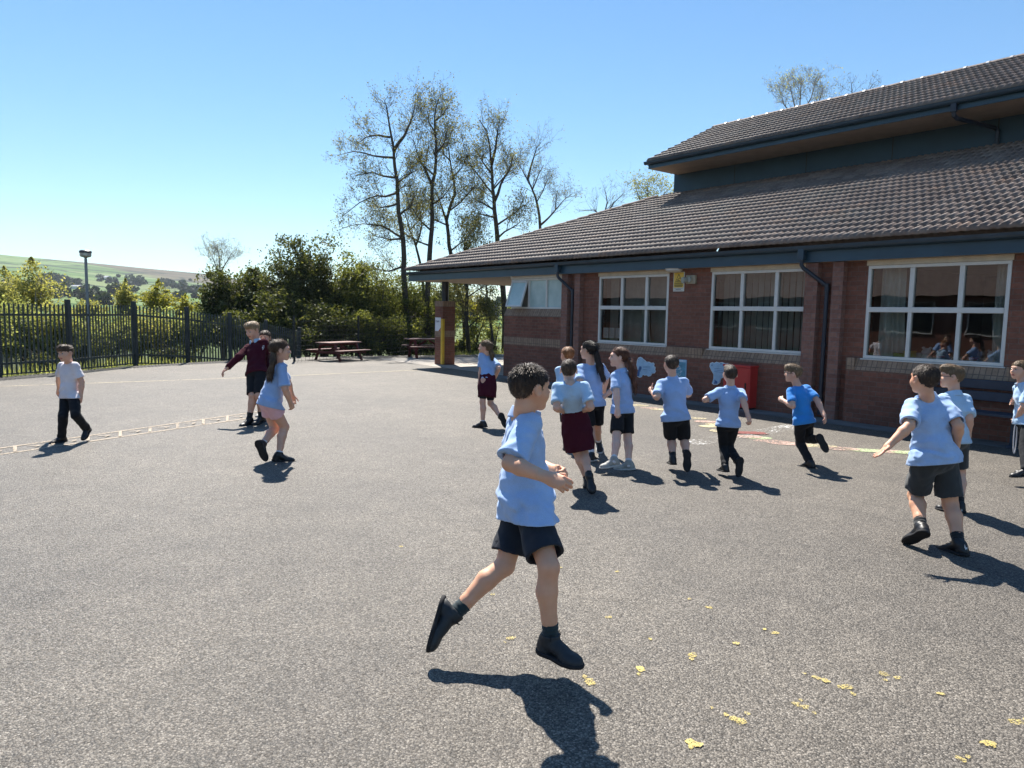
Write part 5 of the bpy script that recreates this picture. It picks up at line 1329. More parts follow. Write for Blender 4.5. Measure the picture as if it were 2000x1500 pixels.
def hand(q, Wp, D, Np, H, right, pose, sc=1.0):
    hs = .108 * H * sc; D = unit(D); Np = unit(Np - D * (Np @ D)); T = np.cross(D, Np) * (1 if right else -1)
    q.ell(Wp + D * .27 * hs, np.array((.33, .215, .105)) * hs, np.stack([D, T, Np]), .012)
    q.cone(Wp - D * .1 * hs, Wp + D * .15 * hs, .0165 * H, .018 * H, .01)
    cur = {'relaxed': (22, 30, 18), 'fist': (72, 92, 55), 'open': (4, 8, 6), 'loose': (45, 55, 35), 'thumb': (75, 92, 55)}[pose]; spread = {'open': 2.0, 'relaxed': .7}.get(pose, .35)
    for i, (o_, ln_) in enumerate(((.150, .42), (.052, .47), (-.050, .44), (-.145, .35))):
        p = Wp + D * (.50 - .03 * abs(i - 1)) * hs + T * o_ * hs; ang = 0; dd = unit(D + T * math.tan(R((9, 2.5, -4, -11)[i])) * spread)
        for j, fr_ in enumerate((.46, .30, .24)):
            ang += R(cur[j] * (1 + .06 * (i - 1))); d = dd * math.cos(ang) + Np * math.sin(ang); e = p + d * ln_ * fr_ * hs; q.cone(p, e, (.056, .050, .045)[j] * hs, (.051, .046, .038)[j] * hs, .0025); p = e
    p = Wp + D * .16 * hs + T * .15 * hs
    if pose == 'thumb': ds = (unit(D * .3 + T * .95), unit(D * .05 + T))
    elif pose in ('fist', 'loose'): ds = (unit(D * .72 + T * .35 + Np * .45), unit(D * .35 - T * .55 + Np * .6))
    else: ds = (unit(D * .6 + T * .75 + Np * .2), unit(D * .85 + T * .4 + Np * .2))
    for d, L_, r1, r2 in ((ds[0], .27, .068, .056), (ds[1], .22, .054, .042)):
        e = p + d * L_ * hs; q.cone(p, e, r1 * hs, r2 * hs, .004); p = e
    return hs

def hair_cap(W, S, F, U, C, hh, style, seed):
    """short hair: a shell over the skull, cut along the hairline, roughened into locks"""
    Rm = np.stack([S, F, U]); q = SDF(); th = style.get('thick', .045)
    q.ell(W(0, -.062, .105), np.array((.368, .440, .404)) * hh, Rm, .01)
    if style.get('top'): q.ell(W(style.get('part', 0) * .1, .16, .40), np.array((.26, .30, .13 + style['top'])) * hh, Rm, .10 * hh)
    if style.get('fringe'): q.ell(W(0, .33, .26), np.array((.25, .10, .12)) * hh, Rm, .08 * hh)
    if style.get('back'): q.ell(W(0, -.30, -.05), np.array((.27, .16, .26)) * hh, Rm, .1 * hh)
    fz, bz, sdz = style.get('front', .24), style.get('nape', -.30), style.get('side', -.06)
    def trim(P, D):
        L = ((P - C) @ Rm.T) / hh; y = L[:, 1]; z = L[:, 2]
        line = np.interp(y, [-.5, -.30, -.19, -.13, -.06, .02, .06, .11, .15, .22, .34, .5], [bz, bz, bz * .8, -.02, .13, .13, sdz + .06, sdz + .05, .15, fz - .06, fz, fz + .02]) if not style.get('long') else np.interp(y, [-.5, -.30, -.10, .06, .14, .22, .34, .5], [bz, bz, -.18, .06, .10, fz - .08, fz, fz + .02])
        D = D - hh * th * np.clip((z - style.get('fade', .0)) / .30, 0, 1) - hh * .02 * np.clip((-y - .2) / .2, 0, 1)
        n1 = vnoise(P / hh * np.array([9, 9, 4]) + seed); n2 = vnoise(P / hh * np.array([22, 22, 9]) + seed * 2.3)
        tex = style.get('rough', 1.)
        D = D - hh * (.020 * n1 + .014 * n2) * tex
        return -smin(-D, (z - line) * hh * 1.0 * -1 * -1 + hh * .02 * n2, .03 * hh) if False else np.maximum(D, (line - z + .02 * n2) * hh)
    q.mod(trim); return q

def kid(s):
    J = solve_depth(s); H = J['H']; P, N_, C, up, sd_ = J['P'], J['N'], J['C'], J['up'], J['side']; fat = s.get('fat', 1.0) * .92; s['fat'] = fat; hi = s.get('hi', False)
    res = .0055 if hi else .009; hres = .0030 if hi else .0042
    org = V3(P[0], P[1], 0); root = empty('person', org); tag(root, s['label'], 'child', s.get('group', 'children running in the playground'))
    skin = s.get('skin', SKIN); o = lambda v: v
    side_h = J['hside']; fwd = unit(np.cross(up, sd_)); fwd_h = unit(np.cross(up, side_h))
    # head
    hh = s.get('hh', .147) * H; hf = azv(s.get('head_az', s['az'])); pt = R(s.get('head_pitch', 0)); hu = V3(0, 0, 1); F = hf * math.cos(pt) + hu * math.sin(pt); U = hu * math.cos(pt) - hf * math.sin(pt); S = np.cross(F, U)
    ro = R(s.get('head_roll', 0)); U, S = U * math.cos(ro) + S * math.sin(ro), S * math.cos(ro) - U * math.sin(ro)
    hq, W, Rm = head_sdf(C, F, U, S, hh)
    base = W(0, -.12, -.36); hq.cone(base, N_ - up * .02 * H, .033 * H, .037 * H, .015); hq.cone(N_ - up * .02 * H, N_ - up * .05 * H, .038 * H, .05 * H, .02)
    Vh, Fh = hq.mesh(.0042 if hi else .0055); Vs, Fs = [Vh], [Fh]
    # limbs and trunk
    b = SDF(); b.cone(P + up * .03 * H, N_ - up * .06 * H, .062 * H * fat, .055 * H * fat, .02)
    for a in 'RL':
        sh_, e, w = J['s' + a], J['e' + a], J['w' + a]; am = .85 + .15 * fat if fat < 1.25 else fat * .92
        b.chain([sh_, e], [.031 * H * am, .0245 * H * am], .012); b.chain([e, e + (w - e) * .3, w], [.0245 * H * am, .0258 * H * am, .0165 * H * (.7 + .3 * am)], .012)
        hp, k, n_ = J['h' + a], J['k' + a], J['a' + a]; tr_ = s['bottom']['kind'] == 'trousers'; lm = fat * (.82 if tr_ else 1)
        cv = unit(np.cross(k - n_, J['hside'])); cv = cv if cv @ (J['f' + a]) < 0 else -cv
        b.chain([hp, k], [.051 * H * lm, .0365 * H * lm], .012); b.cone(k + .0 * cv, k, .036 * H * lm, .036 * H * lm, .01)
        md = k + (n_ - k) * .33 + cv * (.0 if tr_ else .008) * H; b.chain([k, md, k + (n_ - k) * .72 + cv * .002 * H, n_, n_ - (k - n_) * .06], [.034 * H * lm, .0372 * H * lm, .027 * H * lm, .0215 * H * min(lm, 1.05), .021 * H * min(lm, 1.0)], .014)
    b.cut(N_ - up * .045 * H, up)
    Vb, Fb = b.mesh(res); Vs.append(Vb); Fs.append(Fb)
    for a in 'RL':
        hd = s.get('hand' + a, 'relaxed'); w, e = J['w' + a], J['e' + a]; D = unit(w - e); D = unit(D + V3(*s['hdir' + a]) * 1.2) if 'hdir' + a in s else D
        inn = (P + up * .12 * H) - w; inn = inn if np.linalg.norm(inn) > .02 else -sd_; Np = V3(*s['palm' + a]) if 'palm' + a in s else inn
        q = SDF(); q.cone(w - unit(w - e) * .03, w, .0175 * H, .0165 * H, .01); hand(q, w, D, Np, H, a == 'R', hd); V_, F_ = q.mesh(hres); Vs.append(V_); Fs.append(F_)
    off = np.cumsum([0] + [len(v) for v in Vs[:-1]]); Va = np.concatenate([relax(v, f, 1) for v, f in zip(Vs, Fs)]); Fa = np.concatenate([f + k for f, k in zip(Fs, off)])
    cen = Va[Fa].mean(1); Lc = ((cen - C) @ Rm.T) / hh; mi = ((np.abs(Lc[:, 0]) < .105) & (np.abs(Lc[:, 2] + .268) < .052) & (Lc[:, 1] > .36)).astype(int)
    np_mesh('body', Va - org, Fa, [skin, LIPS], root, mi=mi)
    # eyes and brows
    if s.get('face'):
        for x in (-1, 1):
            c = W(x * .155, .345, .035) - org
            eb = MB(); eb.lathe((0, 0, 0), [(.001, -1), (.5, -.866), (.866, -.5), (1, 0), (.866, .5), (.5, .866), (.001, 1)], 12); r_ = .050 * hh; eb.v = [tuple(c + np.array(v) * r_) for v in eb.v]; ey = eb.build('eye', EYEW, root, smooth=True, uv=False)
            ib = MB(); ib.lathe((0, 0, 0), [(.001, -1), (.5, -.866), (.866, -.5), (1, 0), (.866, .5), (.5, .866), (.001, 1)], 10); c2 = c + F * .026 * hh; ib.v = [tuple(c2 + np.array(v) * .032 * hh) for v in ib.v]; ib.build('iris', EYED, ey, smooth=True, uv=False)
            br = [W(x * (.07 + .06 * k), .415 - .02 * k * k, .125 + .018 * k - .009 * k * k) - org for k in range(4)]
            MB().tube(br, [.014 * hh, .02 * hh, .018 * hh, .010 * hh], 6).build('eyebrow', s['hair'], root, smooth=True, uv=False)
    # hair
    st = s.get('style', {}); hc = hair_cap(W, S, F, U, C, hh, st, s.get('seed', 1)); hair_part('hair', hc, .0042 if hi else .0055, s, root, org, (lambda p: p - W(0, -.12, .52)) if not st.get('long') else (lambda p: W(0, -.46, .10) - p), hh, st, 7000 if hi else 2200)
    if 'tail' in s:
        tq = SDF(); p = W(0, -.44, .10); pts = [p]; rads = [.085 * hh]
        for k, (x, y, dz) in enumerate(s['tail']): pts.append(np.array(at(x, y, C[1] + dz))); rads.append(hh * (.15, .14, .12, .07)[min(k, 3)] * s.get('tailr', 1))
        pts = [W(0, -.36, .12)] + pts; rads = [.10 * hh] + rads; tq.chain(pts, rads, .02)
        tq.mod(lambda P_, D: D - .10 * hh * vnoise(P_ / hh * np.array([9, 9, 2.0]))); hair_part('ponytail', tq, .0055, s, root, org, lambda p, a=pts[1], b=pts[-1]: np.broadcast_to(b - a, p.shape), hh, dict(long=1, strand=.5), 900)
        MB().tube([p - org - F * .02 * hh, p - org + F * .03 * hh], .095 * hh, 12).build('hair_tie', BLACK, root)
    if s.get('glasses'):
        g = MB()
        for x in (-1, 1):
            ring_ = [W(x * .16 + .105 * math.cos(t), .475, .03 + .085 * math.sin(t)) - org for t in np.linspace(0, 2 * math.pi, 15)]; g.tube(ring_, .012 * hh, 5)
            g.tube([W(x * .265, .47, .05) - org, W(x * .40, .22, .04) - org, W(x * .42, -.02, .02) - org], .012 * hh, 5)
        g.tube([W(-.055, .475, .05) - org, W(.055, .475, .05) - org], .012 * hh, 5); g.build('glasses', GLS, root, uv=False)
    # top
    tp = s['top']; q = SDF(); long = tp.get('long', False); drop = tp.get('drop', .045) * H; A = P - up * drop; B = N_ - up * .012 * H
    wf = fat; L_ = np.linalg.norm(B - A); fl = tp.get('flare', 1.0)
    q.loft(A, B, side_h, sd_, [(0, .102 * H * wf * fl, .080 * H * wf * fl), (.22, .097 * H * wf, .077 * H * wf), (.45, .092 * H * wf, .072 * H * wf), (.72, .100 * H * (.5 + .5 * wf), .072 * H * (.5 + .5 * wf)), (.88, .090 * H, .058 * H), (.96, .062 * H, .048 * H), (1, .043 * H, .040 * H)], .03)
    if s.get('belly'): q.ell(P + up * .10 * H + fwd * .03 * H, np.array((.10, .085, .11)) * H * fat, np.stack([side_h, fwd_h, up]), .04)
    q.ell(N_ - up * .10 * H - fwd * .014 * H, np.array((.085, .052, .085)) * H * (.6 + .4 * wf), np.stack([sd_, fwd, up]), .03)
    cuts = []
    if drop > .02 * H:        # the hem hangs over whatever is worn below
        g_ = (.021 if hi else .0125) * H; q.ell(P - up * .012 * H, np.array((.097, .080, .070)) * H * fat + g_, np.stack([side_h, fwd_h, up]), .02)
        q.cone(P + up * .02 * H, P + up * .06 * H, .075 * H * fat + g_, .072 * H * fat + g_, .02)
        for a in 'RL': q.cone(J['h' + a], J['h' + a] + (J['k' + a] - J['h' + a]) * .5, .055 * H * fat + g_, .053 * H * fat + g_, .012)
    for a in 'RL':
        sh_, e, w = J['s' + a], J['e' + a], J['w' + a]; am = .8 + .2 * fat if fat < 1.25 else fat * .95
        if long: q.chain([N_ - up * .03 * H, sh_ - up * .004 * H, e, w - unit(w - e) * .012 * H], [.032 * H, .036 * H * am, .032 * H * am, .025 * H * am], .022)
        else:
            t = tp.get('sleeve', .80); en = sh_ + (e - sh_) * t; d = unit(e - sh_); q.cone(N_ - up * .012 * H, sh_ + up * .002 * H, .030 * H, .030 * H * am, .03)
            def sl(P_, a0=sh_ + d * .002, d=d, Ls=np.linalg.norm(en - sh_), am=am):
                z = (P_ - a0) @ d; t2 = np.clip(z / Ls, 0, 1); r_ = np.linalg.norm(P_ - a0 - np.clip(z, 0, Ls)[:, None] * d, axis=-1); return np.maximum(r_ - (.0345 + .0085 * t2) * H * am, z - Ls)
            m = .06 * H * am; q.add(sl, np.minimum(sh_, en) - m, np.maximum(sh_, en) + m, .028)
            if hi: cuts.append((en, d, .0335 * H * am))
    amp = tp.get('fold', 1.0) * .0055 * H / 1.3; fs = s.get('seed', 1) * 3.7
    diag = unit(sd_ * .5 + up)
    def folds(P_, D):
        z = ((P_ - A) @ up) / L_; u = (P_ - A) @ sd_; f_ = (P_ - A) @ fwd
        n1 = vnoise(np.stack([u * 16 + z * 4, f_ * 16, z * 5 + u * 3], -1) + fs); n2 = vnoise(np.stack([u * 30 - z * 7, f_ * 30, z * 14 + u * 9], -1) + fs * 2)
        rid = 1 - np.abs(vnoise(np.stack([u * 9 + z * 6, f_ * 9, z * 9 - u * 6], -1) + fs * 3)) * 2
        D = D - .0013 * np.clip((.020 - (P_ - A) @ up) / .004, 0, 1)
        return D - amp * (n1 * 1.1 + n2 * .55 + rid * .5) - (amp * 1.2 * np.sin((z * 26 + u * 20) + n1 * 3) * np.exp(-((z - .24) / .10) ** 2))
    q.mod(folds); q.cut(A + up * .004, -up)
    if tp.get('neck', True): q.mod(lambda P_, D: np.maximum(D, -(np.linalg.norm((P_ - (N_ + up * .02 * H + fwd * .012 * H)) @ np.stack([sd_, fwd, up]).T / np.array([.040, .042, .045]) / H, axis=-1) - 1) * .04 * H))
    for en, d, r_ in cuts:
        def hol(P_, D, en=en, d=d, r_=r_):
            z = (P_ - en) @ d; rr = np.linalg.norm(P_ - en - z[:, None] * d, axis=-1); return np.maximum(D, -np.maximum(rr - r_, np.abs(z + .012) - .016))
        q.mod(hol)
    to = part(tp.get('name', 'shirt'), q, res * .9, tp['mat'], root, org, 1)
    if tp.get('collar'):
        q = SDF(); cm = tp['collar']; cu = unit(up + fwd * .28); cc_ = N_ - up * .004 * H + fwd * .006 * H
        def col(P_):
            v = P_ - cc_; z = v @ cu; x = v @ sd_; y = v @ unit(np.cross(cu, sd_)); r_ = np.hypot(x, y * 1.02); rc = .044 * H + np.clip(.020 * H - z, 0, 1) * .22
            gapf = np.maximum(0, (np.cos(np.arctan2(x, y)) - .93)) * .5 * H
            return np.maximum(np.maximum(np.abs(r_ - rc) - .0065 * H, np.abs(z - .004 * H) - .020 * H), gapf * 3 - .002) 
        q.add(col, cc_ - .075 * H, cc_ + .075 * H, .004); part('collar', q, min(res * .8, .006), cm, to or root, org if to is None else org, 1)
    # bottoms
    bt = s['bottom']; q = SDF(); kind = bt['kind']
    q.ell(P - up * .012 * H, np.array((.097, .080, .070)) * H * fat, np.stack([side_h, fwd_h, up]), .03); hems = []
    q.cone(P + up * .02 * H, P + up * .05 * H, .075 * H * fat, .070 * H * fat, .03)
    if kind in ('shorts', 'trousers'):
        for a in 'RL':
            hp, k, n_ = J['h' + a], J['k' + a], J['a' + a]; r0, r1 = .056 * H * fat, bt.get('r', .056) * H * fat
            if kind == 'shorts':
                t = bt.get('len', .8); d = unit(k - hp); Ls = np.linalg.norm(k - hp) * min(t, 1.0)
                if t > 1: d2 = unit(n_ - k)
                def leg(P_, hp=hp, d=d, Ls=Ls, r0=r0, r1=r1):
                    z = (P_ - hp) @ d; t2 = np.clip(z / Ls, 0, 1); r_ = np.linalg.norm(P_ - hp - np.clip(z, 0, Ls)[:, None] * d, axis=-1); return np.maximum(r_ - (r0 + (r1 - r0) * t2), z - Ls)
                en = hp + d * Ls; m = max(r0, r1) * 1.05; q.add(leg, np.minimum(hp, en) - m, np.maximum(hp, en) + m, .016)
                if hi: hems.append((en, d, r1 - .013))
            else: q.chain([hp, k, n_ + (k - n_) * .06], [r0 * .99, .044 * H * fat, .036 * H], .014)
    else:       # knitted jumper tied round the waist, hanging like a skirt
        kd = unit((J['kR'] + J['kL']) / 2 - P); en = P + kd * bt.get('len', .19) * H
        q.loft(en, P + up * .055 * H, side_h, side_h, [(0, .104 * H, .092 * H), (.5, .112 * H, .096 * H), (1, .094 * H, .080 * H)], .02)
        q.cut(en + kd * -.004, kd)
    ba = .0045 * H / 1.3 * bt.get('fold', 1.0)
    def bf(P_, D):
        n1 = vnoise(P_ * np.array([17, 17, 11]) + fs); n2 = vnoise(P_ * np.array([36, 36, 24]) + fs); g_ = 0
        if kind == 'trousers':
            for a in 'RL':
                for c_, w_ in ((J['k' + a], .05), (J['a' + a], .06)):
                    v = P_ - c_; g_ = g_ + np.sin((v @ unit(J['k' + a] - J['a' + a])) * 130 + n1 * 3) * np.exp(-(v * v).sum(-1) / (w_ * w_)) * .8
        if kind == 'wrap': n1 = vnoise(np.stack([(P_ - P) @ side_h * 26, (P_ - P) @ fwd_h * 26, P_[:, 2] * 5], -1) + fs) * 2
        return D - ba * (n1 + .6 * n2 + g_)
    q.mod(bf)
    for en, d, r_ in hems:
        def hol2(P_, D, en=en, d=d, r_=r_):
            z = (P_ - en) @ d; rr = np.linalg.norm(P_ - en - z[:, None] * d, axis=-1); return np.maximum(D, -np.maximum(rr - r_, -(z + .035)))
        q.mod(hol2)
    part({'shorts': 'shorts', 'trousers': 'trousers', 'wrap': 'tied_jumper'}[kind], q, res * .9, bt['mat'], root, org, 1)
    if 'under' in s:
        q = SDF()
        for a in 'RL': hp, k = J['h' + a], J['k' + a]; q.chain([hp, hp + (k - hp) * s.get('under_len', .85)], [.040 * H, .042 * H], .014)
        part('shorts', q, res, s['under'], root, org, 1)
    # socks and shoes
    for a in 'RL':
        k, n_, f = J['k' + a], J['a' + a], J['f' + a]; shin = unit(k - n_); u_ = unit(shin - f * (shin @ f)) if s['toe' + a][0] != 'p' else unit(V3(0, 0, 1) - f * f[2]); sv = np.cross(f, u_)
        so = s['socks']; q = SDF(); t = so.get('h', .3)
        if kind != 'trousers' or so.get('show'):
            q.chain([n_ - shin * .016 * H, n_ + shin * .022 * H, n_ + (k - n_) * max(t, .12)], [.0205 * H, .0258 * H * (.3 + .7 * fat), (.0268 + .014 * t) * H * fat], .008); q.cut(n_ + (k - n_) * t, shin)
            q.mod(lambda P_, D: D - .0016 * np.sin(((P_ - n_) @ shin) * 260 + vnoise(P_ * 20) * 2)); part('sock', q, res * .8, so['mat'], root, org, 1)
        q = SDF(); Fm = np.stack([f, sv, u_]); g0 = n_ - u_ * .050 * H
        q.cone(n_ - f * .012 * H - u_ * .006 * H, n_ + f * .055 * H - u_ * .026 * H, .0275 * H, .0215 * H, .012); q.ell(n_ + f * .078 * H - u_ * .036 * H, np.array((.044, .0285, .022)) * H, Fm, .014); q.ell(n_ - f * .016 * H - u_ * .030 * H, np.array((.032, .028, .032)) * H, Fm, .012)
        sc_ = .0285 * (.45 + .55 * max(1, fat)); q.cone(n_ + f * .002 * H + shin * .014 * H, n_ + f * .0 * H, sc_ * H, sc_ * H, .01); q.cut(g0 + u_ * .008 * H, -u_); q.cut(n_ + shin * .018 * H, shin)
        q.mod(lambda P_, D: D - .0012 * vnoise(P_ * 70)); so_ = part('shoe', q, min(res * .8, .006), s['shoes']['mat'], root, org, 1)
        q = SDF(); q.ell(g0 + f * .072 * H + u_ * .006 * H, np.array((.054, .0325, .020)) * H, Fm, .01); q.ell(g0 - f * .016 * H + u_ * .006 * H, np.array((.036, .031, .022)) * H, Fm, .03)
        q.cone(g0 - f * .01 * H + u_ * .004 * H, g0 + f * .06 * H + u_ * .004 * H, .026 * H, .029 * H, .02); q.cut(g0, -u_); q.cut(g0 + u_ * .013 * H, u_); part('sole', q, min(res * .7, .005), s['shoes'].get('sole', SOLE), so_, org, 0)
    if hi:
        for a in 'RL':
            n_, f = J['a' + a], J['f' + a]; u_ = unit(J['k' + a] - n_); u_ = unit(u_ - f * (u_ @ f)); sv = np.cross(f, u_)
            for k in range(4):
                c = n_ + f * (.022 + .016 * k) * H + u_ * (.012 - .0125 * k) * H - org; MB().tube([c - sv * .017 * H - u_ * .004 * H, c + u_ * .004 * H, c + sv * .017 * H - u_ * .004 * H], .0022, 6).build('lace', SOLE, root, uv=False)
            c = n_ + f * .020 * H + u_ * .016 * H - org
            MB().tube([c, c + sv * .02 * H + u_ * .008 * H, c + sv * .024 * H - u_ * .01 * H], .002, 5).tube([c, c - sv * .018 * H + u_ * .012 * H, c - sv * .024 * H - u_ * .006 * H], .002, 5).build('lace', SOLE, root, uv=False)
    J['root'] = root; J['org'] = org; J['W'] = W
    return J
